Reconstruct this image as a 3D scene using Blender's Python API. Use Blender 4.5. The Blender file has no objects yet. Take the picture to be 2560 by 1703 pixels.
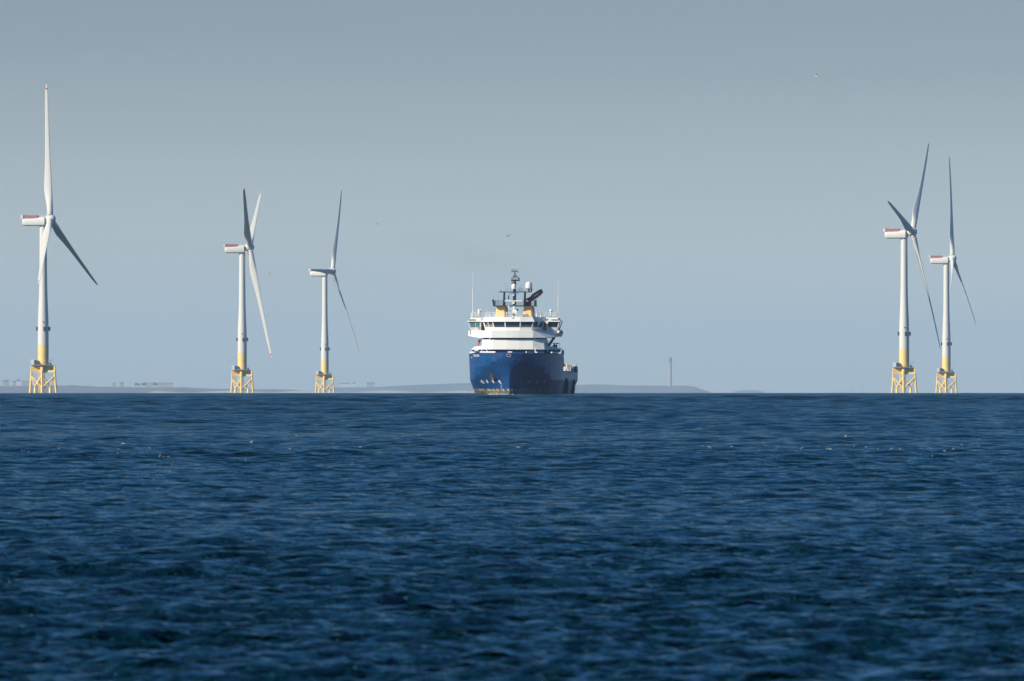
import bpy, math, random
import numpy as np
from mathutils import Matrix, Vector

random.seed(7)
SC = bpy.context.scene
COL = SC.collection

# ------------------------------------------------------------------ camera
F_PX = 28444.0            # 400 mm lens on a 36 mm sensor, in pixels of the 2560 px photograph
EYE = 2.10                # photographer's eye over the sea
EARTH = 7.43e6            # effective earth radius (with refraction): the sea really curves away
ROW0 = 961.6              # photograph row at eye level
def sea_z(d): return -d*d/(2*EARTH)

cam = bpy.data.cameras.new("Camera"); camo = bpy.data.objects.new("Camera", cam); COL.objects.link(camo)
cam.lens = 400; cam.sensor_width = 36; cam.sensor_fit = 'HORIZONTAL'
cam.clip_start = 1.0; cam.clip_end = 150000
camo.location = (0, 0, EYE)
camo.rotation_euler = (math.radians(90 + math.degrees(math.atan((ROW0-851.5)/F_PX))), 0, 0)
cam.dof.use_dof = True; cam.dof.focus_distance = 2710; cam.dof.aperture_fstop = 11.5
SC.camera = camo

# ------------------------------------------------------------------ sky, sun, exposure
SUN_EL, SUN_AZ = 27.0, 57.0       # azimuth: degrees to the left of the direction from the scene back to the camera
w = bpy.data.worlds.new("World"); SC.world = w; w.use_nodes = True
nt = w.node_tree; nt.nodes.clear()
sky = nt.nodes.new('ShaderNodeTexSky'); sky.sky_type = 'NISHITA'; sky.sun_disc = False
sky.sun_elevation = math.radians(SUN_EL)
sky.air_density = 1.0; sky.dust_density = 0.6; sky.ozone_density = 3.0
bg = nt.nodes.new('ShaderNodeBackground'); bg.inputs[1].default_value = 0.15
out = nt.nodes.new('ShaderNodeOutputWorld')
tint = nt.nodes.new('ShaderNodeVectorMath'); tint.operation = 'MULTIPLY'; 
tcw = nt.nodes.new('ShaderNodeTexCoord'); spw = nt.nodes.new('ShaderNodeSeparateXYZ'); nt.links.new(tcw.outputs['Generated'], spw.inputs[0])
rmp = nt.nodes.new('ShaderNodeValToRGB'); nt.links.new(spw.outputs[2], rmp.inputs[0]); rmp.color_ramp.interpolation = 'EASE'
el = rmp.color_ramp.elements; el[0].position = 0.0; el[0].color = (.71, .80, 1.07, 1); el[1].position = .40; el[1].color = (.15, .43, .62, 1)
e2 = el.new(.036); e2.color = (.32, .355, .50, 1); e3 = el.new(.09); e3.color = (.15, .33, .56, 1); e4 = el.new(.2); e4.color = (.13, .36, .58, 1)        # pale sea horizon, greyer band above it, clear blue overhead
wm = nt.nodes.new('ShaderNodeMapping'); wm.inputs['Scale'].default_value = (5, 5, 130); nt.links.new(tcw.outputs['Generated'], wm.inputs[0])
wn = nt.nodes.new('ShaderNodeTexNoise'); wn.inputs['Scale'].default_value = 2.0; wn.inputs['Detail'].default_value = 3; nt.links.new(wm.outputs[0], wn.inputs['Vector'])
wr = nt.nodes.new('ShaderNodeMapRange'); wr.inputs[1].default_value = .3; wr.inputs[2].default_value = .7; wr.inputs[3].default_value = .978; wr.inputs[4].default_value = 1.022
nt.links.new(wn.outputs[0], wr.inputs[0])           # thin, barely visible veils of stratus
wv = nt.nodes.new('ShaderNodeVectorMath'); wv.operation = 'SCALE'; nt.links.new(rmp.outputs[0], wv.inputs[0]); nt.links.new(wr.outputs[0], wv.inputs['Scale'])
nt.links.new(wv.outputs[0], tint.inputs[1])
nt.links.new(sky.outputs[0], tint.inputs[0]); nt.links.new(tint.outputs[0], bg.inputs[0]); nt.links.new(bg.outputs[0], out.inputs[0])
sun_dir = Vector((-math.sin(math.radians(SUN_AZ))*math.cos(math.radians(SUN_EL)),
                  -math.cos(math.radians(SUN_AZ))*math.cos(math.radians(SUN_EL)),
                  math.sin(math.radians(SUN_EL))))
sky.sun_rotation = math.atan2(sun_dir.x, sun_dir.y)
sl = bpy.data.lights.new("Sun", 'SUN'); sl.energy = 4.8; sl.angle = math.radians(0.53); sl.color = (1.0, 0.92, 0.78)
so = bpy.data.objects.new("Sun", sl); COL.objects.link(so)
so.rotation_euler = (-sun_dir).to_track_quat('-Z', 'Y').to_euler(); so.location = (-100, -50, 300)
SC.view_settings.view_transform = 'Standard'; SC.view_settings.look = 'None'
SC.view_settings.exposure = 0.2; SC.view_settings.gamma = 1.0
SC.cycles.use_denoising = True; SC.cycles.use_adaptive_sampling = False
SC.cycles.max_bounces = 6; SC.cycles.volume_bounces = 1
SC.cycles.sample_clamp_indirect = 3.0; SC.cycles.sample_clamp_direct = 3.0
SC.cycles.caustics_reflective = False; SC.cycles.caustics_refractive = False

# ------------------------------------------------------------------ helpers
def tag(o, label=None, cat=None, group=None, kind=None):
    if label: o['label'] = label
    if cat: o['category'] = cat
    if group: o['group'] = group
    if kind: o['kind'] = kind
    return o
def empty(name, loc=(0,0,0), rz=0.0, parent=None):
    o = bpy.data.objects.new(name, None); COL.objects.link(o)
    o.location = loc; o.rotation_euler = (0,0,rz); o.parent = parent
    o.empty_display_size = 1; return o

class MB:
    def __init__(s): s.v = []; s.f = []
    def add(s, vs, fs):
        n = len(s.v); s.v += [tuple(p) for p in vs]; s.f += [tuple(i+n for i in f) for f in fs]; return s
    def box(s, x0,x1,y0,y1,z0,z1):
        return s.hexa([(x0,y0,z0),(x1,y0,z0),(x1,y1,z0),(x0,y1,z0),(x0,y0,z1),(x1,y0,z1),(x1,y1,z1),(x0,y1,z1)])
    def hexa(s, c):
        return s.add(c, [(0,3,2,1),(4,5,6,7),(0,1,5,4),(1,2,6,5),(2,3,7,6),(3,0,4,7)])
    def tube(s, pts, rads, n=10, cap=True):
        pts = [Vector(p) for p in pts]
        if not hasattr(rads, '__len__'): rads = [rads]*len(pts)
        rings = []; ref = None
        for i, p in enumerate(pts):
            t = (pts[min(i+1,len(pts)-1)] - pts[max(i-1,0)]).normalized()
            if ref is None:
                ref = Vector((1,0,0)) if abs(t.x) < .8 else Vector((0,1,0))
            a = (ref - t*ref.dot(t)).normalized(); b = t.cross(a); ref = a
            rings.append([p + (a*math.cos(2*math.pi*k/n) + b*math.sin(2*math.pi*k/n))*rads[i] for k in range(n)])
        return s.loft(rings, True, cap)
    def loft(s, rings, closed=True, cap=True):
        n = len(rings[0]); vs = [p for r in rings for p in r]; fs = []
        m = n if closed else n-1
        for i in range(len(rings)-1):
            for k in range(m):
                k2 = (k+1) % n
                fs.append((i*n+k, i*n+k2, (i+1)*n+k2, (i+1)*n+k))
        if cap and closed:
            fs.append(tuple(range(n-1,-1,-1))); fs.append(tuple((len(rings)-1)*n+k for k in range(n)))
        return s.add(vs, fs)
    def lathe(s, c, prof, n=20):
        rings = [[(c[0]+r*math.cos(2*math.pi*k/n), c[1]+r*math.sin(2*math.pi*k/n), c[2]+z) for k in range(n)] for r, z in prof]
        return s.loft(rings)
    def prism(s, poly, z0, z1, poly2=None):
        poly2 = poly2 or poly
        return s.loft([[(x,y,z0) for x,y in poly], [(x,y,z1) for x,y in poly2]])
    def ball(s, c, r, n=14, sz=1.0):
        prof = [(max(1e-3,r*math.sin(math.pi*i/8)), -r*sz*math.cos(math.pi*i/8)) for i in range(9)]
        return s.lathe(c, prof, n)
    def build(s, name, mat, parent=None, smooth=False, auto=None):
        me = bpy.data.meshes.new(name); me.from_pydata([tuple(p) for p in s.v], [], s.f); me.validate(); me.update()
        bmn = __import__('bmesh'); b = bmn.new(); b.from_mesh(me)
        bmn.ops.recalc_face_normals(b, faces=b.faces); 
        if auto:
            for e in b.edges: e.smooth = (len(e.link_faces) == 2 and e.calc_face_angle(0) < math.radians(auto))
            for f in b.faces: f.smooth = True
        elif smooth:
            for f in b.faces: f.smooth = True
        b.to_mesh(me); b.free()
        me.materials.append(mat)
        o = bpy.data.objects.new(name, me); COL.objects.link(o); o.parent = parent; return o

def mat(name, color, rough=0.5, metal=0.0, var=0.0, vscale=0.6, dirt=None, dirt_amt=0.0, spec=0.5, stretch=(1,1,1)):
    m = bpy.data.materials.new(name); m.use_nodes = True; t = m.node_tree; b = t.nodes['Principled BSDF']
    b.inputs['Roughness'].default_value = rough; b.inputs['Metallic'].default_value = metal
    b.inputs['Specular IOR Level'].default_value = spec
    c = (*color, 1)
    if var or dirt_amt:
        tc = t.nodes.new('ShaderNodeTexCoord'); mp = t.nodes.new('ShaderNodeMapping'); mp.inputs['Scale'].default_value = stretch
        t.links.new(tc.outputs['Object'], mp.inputs[0])
        n = t.nodes.new('ShaderNodeTexNoise'); n.inputs['Scale'].default_value = vscale; n.inputs['Detail'].default_value = 6
        t.links.new(mp.outputs[0], n.inputs['Vector'])
        rr = t.nodes.new('ShaderNodeMapRange'); rr.inputs[1].default_value = .3; rr.inputs[2].default_value = .7
        rr.inputs[3].default_value = 1-var; rr.inputs[4].default_value = 1+var
        t.links.new(n.outputs[0], rr.inputs[0])
        mul = t.nodes.new('ShaderNodeVectorMath'); mul.operation = 'MULTIPLY'; mul.inputs[0].default_value = color
        cb = t.nodes.new('ShaderNodeCombineXYZ')
        for i in range(3): t.links.new(rr.outputs[0], cb.inputs[i])
        t.links.new(cb.outputs[0], mul.inputs[1]); last = mul.outputs[0]
        if dirt_amt:
            n2 = t.nodes.new('ShaderNodeTexNoise'); n2.inputs['Scale'].default_value = vscale*2.3; n2.inputs['Detail'].default_value = 8
            t.links.new(mp.outputs[0], n2.inputs['Vector'])
            r2 = t.nodes.new('ShaderNodeMapRange'); r2.inputs[1].default_value = .52; r2.inputs[2].default_value = .72; r2.inputs[4].default_value = dirt_amt
            t.links.new(n2.outputs[0], r2.inputs[0])
            mx = t.nodes.new('ShaderNodeMix'); mx.data_type = 'RGBA'; t.links.new(r2.outputs[0], mx.inputs['Factor'])
            t.links.new(last, mx.inputs['A']); mx.inputs['B'].default_value = (*dirt, 1); last = mx.outputs['Result']
        t.links.new(last, b.inputs['Base Color'])
    else: b.inputs['Base Color'].default_value = c
    return m

# ------------------------------------------------------------------ sea
def water_mat():
    m = bpy.data.materials.new("sea_water"); m.use_nodes = True; t = m.node_tree; b = t.nodes['Principled BSDF']
    b.inputs['Base Color'].default_value = (0.0006, 0.016, 0.026, 1)
    b.inputs['Roughness'].default_value = 0.07; b.inputs['IOR'].default_value = 1.333; b.inputs['Specular Tint'].default_value = (.34,.78,1,1); b.inputs['Specular IOR Level'].default_value = 0.30
    geo = t.nodes.new('ShaderNodeNewGeometry')
    sp = t.nodes.new('ShaderNodeSeparateXYZ'); t.links.new(geo.outputs['Position'], sp.inputs[0])
    rg = t.nodes.new('ShaderNodeMapRange'); rg.inputs[1].default_value = 150; rg.inputs[2].default_value = 2600; rg.inputs[3].default_value = .09; rg.inputs[4].default_value = .20
    t.links.new(sp.outputs[1], rg.inputs[0]); t.links.new(rg.outputs[0], b.inputs['Roughness'])     # far ripples merge into a rougher surface
    def noise(scale, det, sx):
        mp = t.nodes.new('ShaderNodeMapping'); mp.inputs['Scale'].default_value = (sx, 1, 1); mp.inputs['Rotation'].default_value = (0,0,.35)
        t.links.new(geo.outputs['Position'], mp.inputs[0])
        n = t.nodes.new('ShaderNodeTexNoise'); n.inputs['Scale'].default_value = scale; n.inputs['Detail'].default_value = det
        n.inputs['Roughness'].default_value = .6
        t.links.new(mp.outputs[0], n.inputs['Vector']); return n
    n1 = noise(3.2, 4, .6); n2 = noise(.8, 5, .6); n3 = noise(.2, 5, .45)
    b1 = t.nodes.new('ShaderNodeBump'); b1.inputs['Distance'].default_value = 0.34; b1.inputs['Strength'].default_value = 1
    b2 = t.nodes.new('ShaderNodeBump'); b2.inputs['Distance'].default_value = 0.75; b2.inputs['Strength'].default_value = 1
    t.links.new(n1.outputs[0], b1.inputs['Height']); t.links.new(n2.outputs[0], b2.inputs['Height'])
    b3 = t.nodes.new('ShaderNodeBump'); b3.inputs['Distance'].default_value = 1.6; b3.inputs['Strength'].default_value = 1
    t.links.new(n3.outputs[0], b3.inputs['Height']); t.links.new(b3.outputs[0], b2.inputs['Normal'])
    t.links.new(b2.outputs[0], b1.inputs['Normal']); t.links.new(b1.outputs[0], b.inputs['Normal'])
    return m

def wave_comps():
    rng = np.random.default_rng(11); comps = []
    n = 150
    lam = np.exp(np.linspace(math.log(0.22), math.log(22.0), n)) * np.exp(rng.normal(0, .02, n))
    octs = math.log(22/.22, 2); per = n/octs
    for L in lam:
        slope_oct = 0.15 if L < .8 else 0.15*(.8/L)**0.42      # rms slope per octave
        k = 2*math.pi/L
        a = slope_oct/math.sqrt(per)/k*math.sqrt(2)
        th = math.radians(-90 + 16) + rng.normal(0, .60 if L < 1 else .42)         # waves running towards the shore
        comps.append((L, a, k*math.cos(th), k*math.sin(th), rng.uniform(0, 2*math.pi), math.cos(th), math.sin(th)))
    return comps

def build_sea():
    rs = [2, 5, 10, 20, 32, 44, 52, 58]; r = 60.0
    while r < 6200: rs.append(r); r += r*(0.0005 if r < 1300 else 0.0005 + 0.0006*min(1,(r-1300)/900))
    while r < 55000: rs.append(r); r *= 1.03
    rs = np.array(rs)
    inner = np.radians(np.linspace(-3.3, 3.3, 390)); ns = 85
    o1 = np.radians(np.array([4, 5, 6.5, 8.5, 11, 14, 18, 24, 32, 42, 55, 70, 90, 115, 145, 180.0]))
    g = 48*(np.arange(1, ns+1)/ns)**1.35                      # extra width beside the fan so that the near water stays detailed off to the sides
    th = np.concatenate([-o1[::-1], np.full(ns, inner[0]), inner, np.full(ns, inner[-1]), o1])
    off = np.concatenate([np.full(len(o1), -48.0)*np.cos(o1[::-1]/2), -g[::-1], np.zeros(len(inner)), g, np.full(len(o1), 48.0)*np.cos(o1/2)])
    wav = np.concatenate([np.zeros(len(o1)), np.ones(ns*2+len(inner)), np.zeros(len(o1))]); wav[len(o1)] = .5; wav[-len(o1)-1] = .5
    nr, nc = len(rs), len(th)
    R, T = np.meshgrid(rs, th, indexing='ij')
    X = R*np.sin(T) + off[None, :]*np.clip(R/40, 0, 1); Y = R*np.cos(T)
    Z = np.zeros_like(X); DX = np.zeros_like(X); DY = np.zeros_like(X)
    drow = np.maximum(np.gradient(rs)[:, None]*np.ones_like(R), 0.03)
    for (L, a, kx, ky, ph, cx, cy) in wave_comps():
        last = min(nr, int(np.searchsorted(rs, L/2.6/0.0005)) + 1)
        first = int(np.searchsorted(rs, 44))
        if last <= first: continue
        s = slice(first, last)
        fade = np.clip((L/drow[s] - 2.6)/3.0, 0, 1)
        p = kx*X[s] + ky*Y[s] + ph
        if L > .8:        # sheltered inshore water is smoother, the open sea farther out carries the longer chop
            sh = np.clip((R[s]-60)/1500, 0, 1)**.8; fade = fade*((.8/L)**(.95*(1-sh)))*(1+(.8 if 1.6 < L < 13 else .2)*sh)
        Z[s] += a*fade*np.sin(p); c = a*fade*np.cos(p)*0.85
        DX[s] += cx*c; DY[s] += cy*c
    lim = np.clip((R-44)/16, 0, 1) * wav[None, :]
    # gusts and calmer lanes: wave height varies slowly over the sea
    G = 1.0 + 0.22*np.sin(X/41+Y/67+1.2)*np.sin(Y/113-X/90) + 0.16*np.sin(Y/23+X/37)*np.sin(X/17-Y/51+2)
    lim = lim*G
    X += DX*lim; Y += DY*lim
    Z = Z*lim - R*R/(2*EARTH)
    co = np.stack([X, Y, Z], -1).reshape(-1, 3).astype(np.float32)
    i = np.arange(nr-1)[:, None]; j = np.arange(nc-1)[None, :]
    a0 = (i*nc+j).ravel(); quads = np.stack([a0, a0+nc, a0+nc+1, a0+1], -1).astype(np.int32)
    me = bpy.data.meshes.new("sea"); me.vertices.add(len(co)); me.vertices.foreach_set("co", co.ravel())
    nq = len(quads); me.loops.add(nq*4); me.loops.foreach_set("vertex_index", quads.ravel())
    me.polygons.add(nq); me.polygons.foreach_set("loop_start", np.arange(0, nq*4, 4, dtype=np.int32))
    me.polygons.foreach_set("use_smooth", np.ones(nq, dtype=bool))
    me.update(calc_edges=True); me.materials.append(water_mat())
    # normals must look up
    if me.polygons[nq//2].normal.z < 0: me.flip_normals()
    o = bpy.data.objects.new("sea", me); COL.objects.link(o); tag(o, kind='structure', label='dark blue choppy sea reaching to the horizon')
build_sea()

# ------------------------------------------------------------------ far coast
def at(px, py, d):      # a point at distance d that the photograph shows at (px, py)
    return Vector(((px-1280)*d/F_PX, d, EYE + (ROW0-py)*d/F_PX))
LANDP = [(0,-.25),(120,.12),(260,.45),(600,.72),(1100,.9),(1700,1.0),(2600,.95)]
def land(name, label, d, prof, depth, material, seed=1, rough=1.0, steps=LANDP):
    rng = random.Random(seed); mb = MB(); pts = []
    xs = []; p0, p1 = prof[0][0], prof[-1][0]
    n = int((p1-p0)/4)
    ph = [rng.uniform(0, 6.3) for _ in range(8)]
    for i in range(n+1):
        px = p0 + (p1-p0)*i/n
        for a, b in zip(prof, prof[1:]):
            if a[0] <= px <= b[0]:
                u = (px-a[0])/(b[0]-a[0]); py = a[1]*(1-u)+b[1]*u; break
        py += rough*(.35*math.sin(px/19+ph[0]) + .25*math.sin(px/7.3+ph[1]) + .18*math.sin(px/3.1+ph[2]))
        xs.append((px, py))
    rings = []
    sz = sea_z(d)
    for k, (dy, hh) in enumerate(steps + [(depth,-.2)]):
        row = []
        for px, py in xs:
            p = at(px, py, d); H = p.z - sz
            wob = 1 + .05*math.sin(px/31+ph[3]+k) if 0 < k < 5 else 1
            sc = (d+dy)/d
            row.append((p.x*sc, d+dy, sz - (dy*d/EARTH) + H*hh*wob))
        rings.append(row)
    mb.loft(rings, closed=False)
    o = mb.build(name, material, smooth=True); tag(o, label, kind='structure'); return o
def field_mat(name, c1, c2, c3, s):
    m = bpy.data.materials.new(name); m.use_nodes = True; t = m.node_tree; b = t.nodes['Principled BSDF']; b.inputs['Roughness'].default_value = .9
    g = t.nodes.new('ShaderNodeNewGeometry'); mp = t.nodes.new('ShaderNodeMapping'); mp.inputs['Scale'].default_value = (1, .35, 3)
    v = t.nodes.new('ShaderNodeTexVoronoi'); v.inputs['Scale'].default_value = s
    t.links.new(g.outputs['Position'], mp.inputs[0]); t.links.new(mp.outputs[0], v.inputs['Vector'])
    sp = t.nodes.new('ShaderNodeSeparateColor'); t.links.new(v.outputs['Color'], sp.inputs[0])
    cr = t.nodes.new('ShaderNodeValToRGB'); t.links.new(sp.outputs[0], cr.inputs[0])
    e = cr.color_ramp.elements; e[0].color = (*c1,1); e[1].color = (*c3,1); k = e.new(.5); k.color = (*c2,1)
    t.links.new(cr.outputs[0], b.inputs['Base Color']); return m
M_heath = field_mat("heath_fields", (.13,.11,.13), (.16,.12,.13), (.10,.105,.10), .004)
M_green = field_mat("pasture_fields", (.07,.11,.08), (.10,.12,.09), (.06,.09,.07), .004)
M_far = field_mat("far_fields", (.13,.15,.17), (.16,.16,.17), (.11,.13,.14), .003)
M_mirage = mat("mirage_pale", (.45,.42,.37), .9, var=.1, vscale=.02)  # pale tone of the mirage glow below the coast
D1, D2 = 35000.0, 43000.0
land('headland', 'long low brown headland at the left edge of the horizon', D1,
     [(-320,962),(-60,960),(0,959),(90,958.5),(150,957.6),(183,957),(252,960.5),(344,962),(435,962.5),(470,965),(500,975)], 4200, M_heath, 1, .7)
land('shore_fields', 'low green shore fading right of the brown headland', D1+5000,
     [(380,968),(430,962.5),(470,962.3),(540,966.2),(600,966),(690,967.5),(740,968.5),(776,972),(800,985)], 4000, M_green, 2, .8)
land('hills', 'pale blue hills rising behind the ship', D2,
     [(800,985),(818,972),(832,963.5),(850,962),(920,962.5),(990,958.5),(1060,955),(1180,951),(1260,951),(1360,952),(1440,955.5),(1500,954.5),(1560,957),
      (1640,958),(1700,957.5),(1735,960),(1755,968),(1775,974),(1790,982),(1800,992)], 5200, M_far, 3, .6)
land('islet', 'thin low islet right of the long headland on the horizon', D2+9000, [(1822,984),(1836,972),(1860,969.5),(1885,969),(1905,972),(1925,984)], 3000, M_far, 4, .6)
land('mirage_strip', 'pale strip standing for the mirage low along the horizon', D1-900, [(330,990),(390,980.5),(520,978.6),(800,978.4),(1100,979),(1210,979.5),(1300,990)], 800, M_mirage, 5, .5, [(0,-.25),(30,.8),(80,1),(500,1)])  # added strip standing in for the mirage's pale band under the land

M_wallh = [mat("harled_wall", (.34,.30,.30), .9), mat("granite_wall", (.30,.28,.27), .9), mat("white_wall", (.6,.57,.54), .9)]
M_slate = mat("slate_roof", (.10,.10,.12), .7); M_tile = mat("tile_roof", (.28,.17,.15), .8)
def house(px0, px1, py_top, py_base, d, label, wall=0, roof=None, name='house', chimney=True):
    a = at(px0, py_base, d); b = at(px1, py_top, d); W = b.x-a.x; H = b.z-a.z
    r = empty(name, ((a.x+b.x)/2, d, a.z-6)); tag(r, label, 'house' if name == 'house' else 'building', 'houses along the far coast')
    wl = H*.6+6; dp = min(W*.7, 14)
    MB().box(-W/2, W/2, 0, dp, 0, wl).build('wall', M_wallh[wall], r)
    m = MB(); e = .3
    m.loft([[(-W/2-e,-e,wl),(-W/2-e,dp/2,H+6),(-W/2-e,dp+e,wl)], [(W/2+e,-e,wl),(W/2+e,dp/2,H+6),(W/2+e,dp+e,wl)]])
    rf = m.build('roof', roof or M_slate, r)
    if chimney and W > 5: MB().box(W*.28, W*.28+1.4, dp/2-.8, dp/2+.8, H+5, H+8).build('chimney', M_wallh[1], rf)
    return r
DH = D1+1650; DG = D2+1650
house(7, 15, 950.5, 960, DH, 'pale square house farthest left on the brown headland', 0)
house(15.5, 22, 949.5, 960, DH, 'dark house beside the pale one at the left photo edge', 1)
house(32, 40, 952, 960, DH, 'small low dark cottage between the two taller pairs at far left', 1)
house(41, 51, 949, 960, DH, 'tall pale gabled house left of the nearest turbine base', 2)
house(55, 71, 952, 960, DH, 'long low house directly left of the nearest turbine legs', 0, M_tile)
house(281, 290, 956.5, 963.5, DH, 'small pale cottage alone on the brown headland crest', 0, M_tile)
house(300, 310, 956, 963.5, DH, 'dark cottage right of the pale cottage on the headland crest', 1)
house(366, 382, 956.3, 964, DH, 'red roofed farmhouse beside the dark trees on the headland', 0, M_tile)
house(396, 432, 956.5, 964, DH, 'long red roofed farm shed at the right end of the headland', 0, M_tile, 'farm_shed', False)
house(849, 874, 957.5, 964.5, DG, 'long pale hall on the left end of the blue hills', 2, None, 'hall', False)
house(881, 889, 956, 964.5, DG, 'small white house between the long hall and dark block', 2)
house(917, 937, 956, 964.5, DG, 'dark granite block rightmost on the blue hills crest', 1, None, 'manor', True)
# leafy clumps on the headland crest
M_leaf = mat("dark_foliage", (.035,.055,.025), .9, var=.3, vscale=.3); M_bark = mat("bark", (.10,.08,.06), .9)
def tree(px, py_top, d, label):
    b = at(px, 963.5, d); H = at(px, py_top, d).z - b.z + 4
    r = empty('broadleaf_tree', (b.x, d, b.z-4)); tag(r, label, 'tree', 'trees on the far headland')
    MB().tube([(0,0,0),(.2,0,H*.5),(0,.1,H*.8)], [.45,.3,.12], 7).build('trunk', M_bark, r)
    rng = random.Random(int(px*7)); m = MB()
    for _ in range(420):
        a = rng.uniform(0, 6.28); zz = rng.uniform(.28, 1); rad = H*.42*math.sin(math.pi*min(1,(zz-.2)/.85))**.6*math.sqrt(rng.random())
        c = Vector((rad*math.cos(a), rad*math.sin(a), H*zz)); u = Vector([rng.gauss(0,1) for _ in range(3)]).normalized()*.5; v = u.orthogonal().normalized()*.5
        m.add([c-u-v, c+u-v, c+u+v, c-u+v], [(0,1,2,3)])
    m.build('crown', M_leaf, r)
for i, (px, py, lb) in enumerate([(340,957,'lone dark tree leftmost of the headland tree row'),(347,958.5,'low dark tree second from the left in the headland row'),
      (357,957.5,'dark tree third from the left in the headland row'),(363,956.5,'dark tree touching the red roofed farmhouse on its left'),
      (386,956,'dark tree between the farmhouse and the long shed'),(391,957,'smaller dark tree against the left end of the long shed')]):
    tree(px, py, DH-40, lb)
# power station chimney
M_conc = mat("pale_concrete", (.36,.33,.32), .9, var=.06, vscale=.05); M_concd = mat("dark_concrete", (.16,.18,.21), .9)
dC = D2+1500; b = at(1675.5, 959, dC); top = at(1675.5, 894, dC); Hc = top.z-b.z+10; rC = 4.5*dC/F_PX
r = empty('tall_chimney', (b.x, dC, b.z-10)); tag(r, 'tall pale concrete chimney with dark top on the far headland', 'chimney')
MB().lathe((0,0,0), [(rC*.98,0),(rC*.92,Hc*.81)], 28).build('shaft', M_conc, r, auto=40)
MB().lathe((0,0,Hc*.81), [(rC*.925,0),(rC*.90,Hc*.17),(rC*1.05,Hc*.172),(rC*1.05,Hc*.19)], 28).build('dark_band', M_concd, r, auto=40)
MB().lathe((0,0,Hc), [(rC*.3,-.5),(rC*.3,1.2)], 12).build('flue', M_concd, r)
for px, py, lb in [(2131,965,'faint thin mast left of the taller mast on the horizon'),(2156,953,'faint tall thin mast on the horizon left of the right turbines')]:
    p = at(px, py, D2); q = at(px, 984, D2); H = p.z-q.z
    r = empty('lattice_mast', (q.x, D2, q.z)); tag(r, lb, 'mast')
    m = MB()
    for a in range(3):
        m.tube([(1.2*math.cos(a*2.1),1.2*math.sin(a*2.1),0),(.3*math.cos(a*2.1),.3*math.sin(a*2.1),H)], .18, 5)
    for k in range(10):
        z = H*k/10; m.tube([(1.2*(1-k/12),0,z),(-.6*(1-k/12),1*(1-k/12),z+H/10)], .12, 4)
    m.build('lattice', M_concd, r)

# ------------------------------------------------------------------ wind turbines
M_white = mat("turbine_white", (.70,.665,.595), .45, var=.02, vscale=.1)
M_yellow = mat("signal_yellow", (.95,.64,.21), .5, var=.04, vscale=.3, dirt=(.55,.32,.12), dirt_amt=.18)
M_dark = mat("dark_steel", (.07,.08,.12), .5, metal=.3)
M_cool = mat("red_grille", (.40,.13,.15), .6, var=.3, vscale=1.0)
M_redm = mat("red_marking", (.55,.04,.03), .5)
M_cont = mat("grey_white_box", (.72,.74,.76), .5)
M_grate = mat("grating", (.26,.21,.13), .7)

def blade_mesh(feather):
    R = 82.0; ch = [(1.2,3.6),(5,3.7),(9,4.0),(14,4.7),(19,5.0),(26,4.35),(34,3.5),(44,2.9),(56,2.5),(68,2.1),(76,1.65),(80,1.15),(81.6,.55),(82,.18)]
    ch = [(r, c) for r, c in ch]
    st = []; last = None
    for i in range(len(ch)-1):
        (r0,c0),(r1,c1) = ch[i], ch[i+1]; n = max(1, int((r1-r0)/2.5))
        for k in range(n): st.append((r0+(r1-r0)*k/n, c0+(c1-c0)*k/n))
    st.append(ch[-1]); rings = []
    for r, c in st:
        rho = r/R; tr = max(0, min(1, (r-4)/15)); tr = tr*tr*(3-2*tr)        # circle -> airfoil
        tw = math.radians(16*(1-rho)**2 - 1)
        beta = (math.radians(83) if feather else math.radians(24)) + (tw if not feather else tw*.5)
        off = R*(.086*rho) if feather else R*(.092*rho - .034*rho*rho)
        Lx, Ly = math.sin(beta), math.cos(beta)       # leading-edge direction in (axis, tangent)
        Nx, Ny = Ly, -Lx
        ring = []
        for k in range(20):
            a = 2*math.pi*k/20; cx = math.cos(a); sy = math.sin(a)
            th = (1-tr)*1.0 + tr*((.27 - .02*rho) if feather else (.27 + .22*rho))
            # airfoil: chord from -0.68c (trailing) to +0.32c (leading)
            u = (cx*.5 + tr*(-.18))*c
            v = sy*.5*c*th*(1-tr + tr*(.30+.70*(cx*.5+.5))**1.0)
            ring.append((off + Lx*u + Nx*v, Ly*u + Ny*v, r))
        rings.append(ring)
    m = MB().loft(rings)
    return m
BLADES = {}
def get_blade(feather):
    if feather in BLADES: return BLADES[feather]
    o = blade_mesh(feather).build('blade', M_white, None, smooth=True)
    # red ring near the tip and small service marks
    m = MB(); R = 82
    BLADES[feather] = o.data; bpy.data.objects.remove(o)
    return BLADES[feather]
def tip_ring_mesh(feather):
    beta = math.radians(83) if feather else math.radians(24)
    rings = []
    for r in (78.9, 79.9):
        rho = r/82; off = 82*(.086*rho) if feather else 82*(.092*rho-.034*rho*rho)
        Lx, Ly = math.sin(beta), math.cos(beta); Nx, Ny = Ly, -Lx
        c = 1.12; ring = []
        for k in range(16):
            a = 2*math.pi*k/16; u = (math.cos(a)*.53-.17)*c; v = math.sin(a)*.17*c
            ring.append((off+Lx*u+Nx*v, Ly*u+Ny*v, r))
        rings.append(ring)
    m = MB().loft(rings)
    return m

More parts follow.
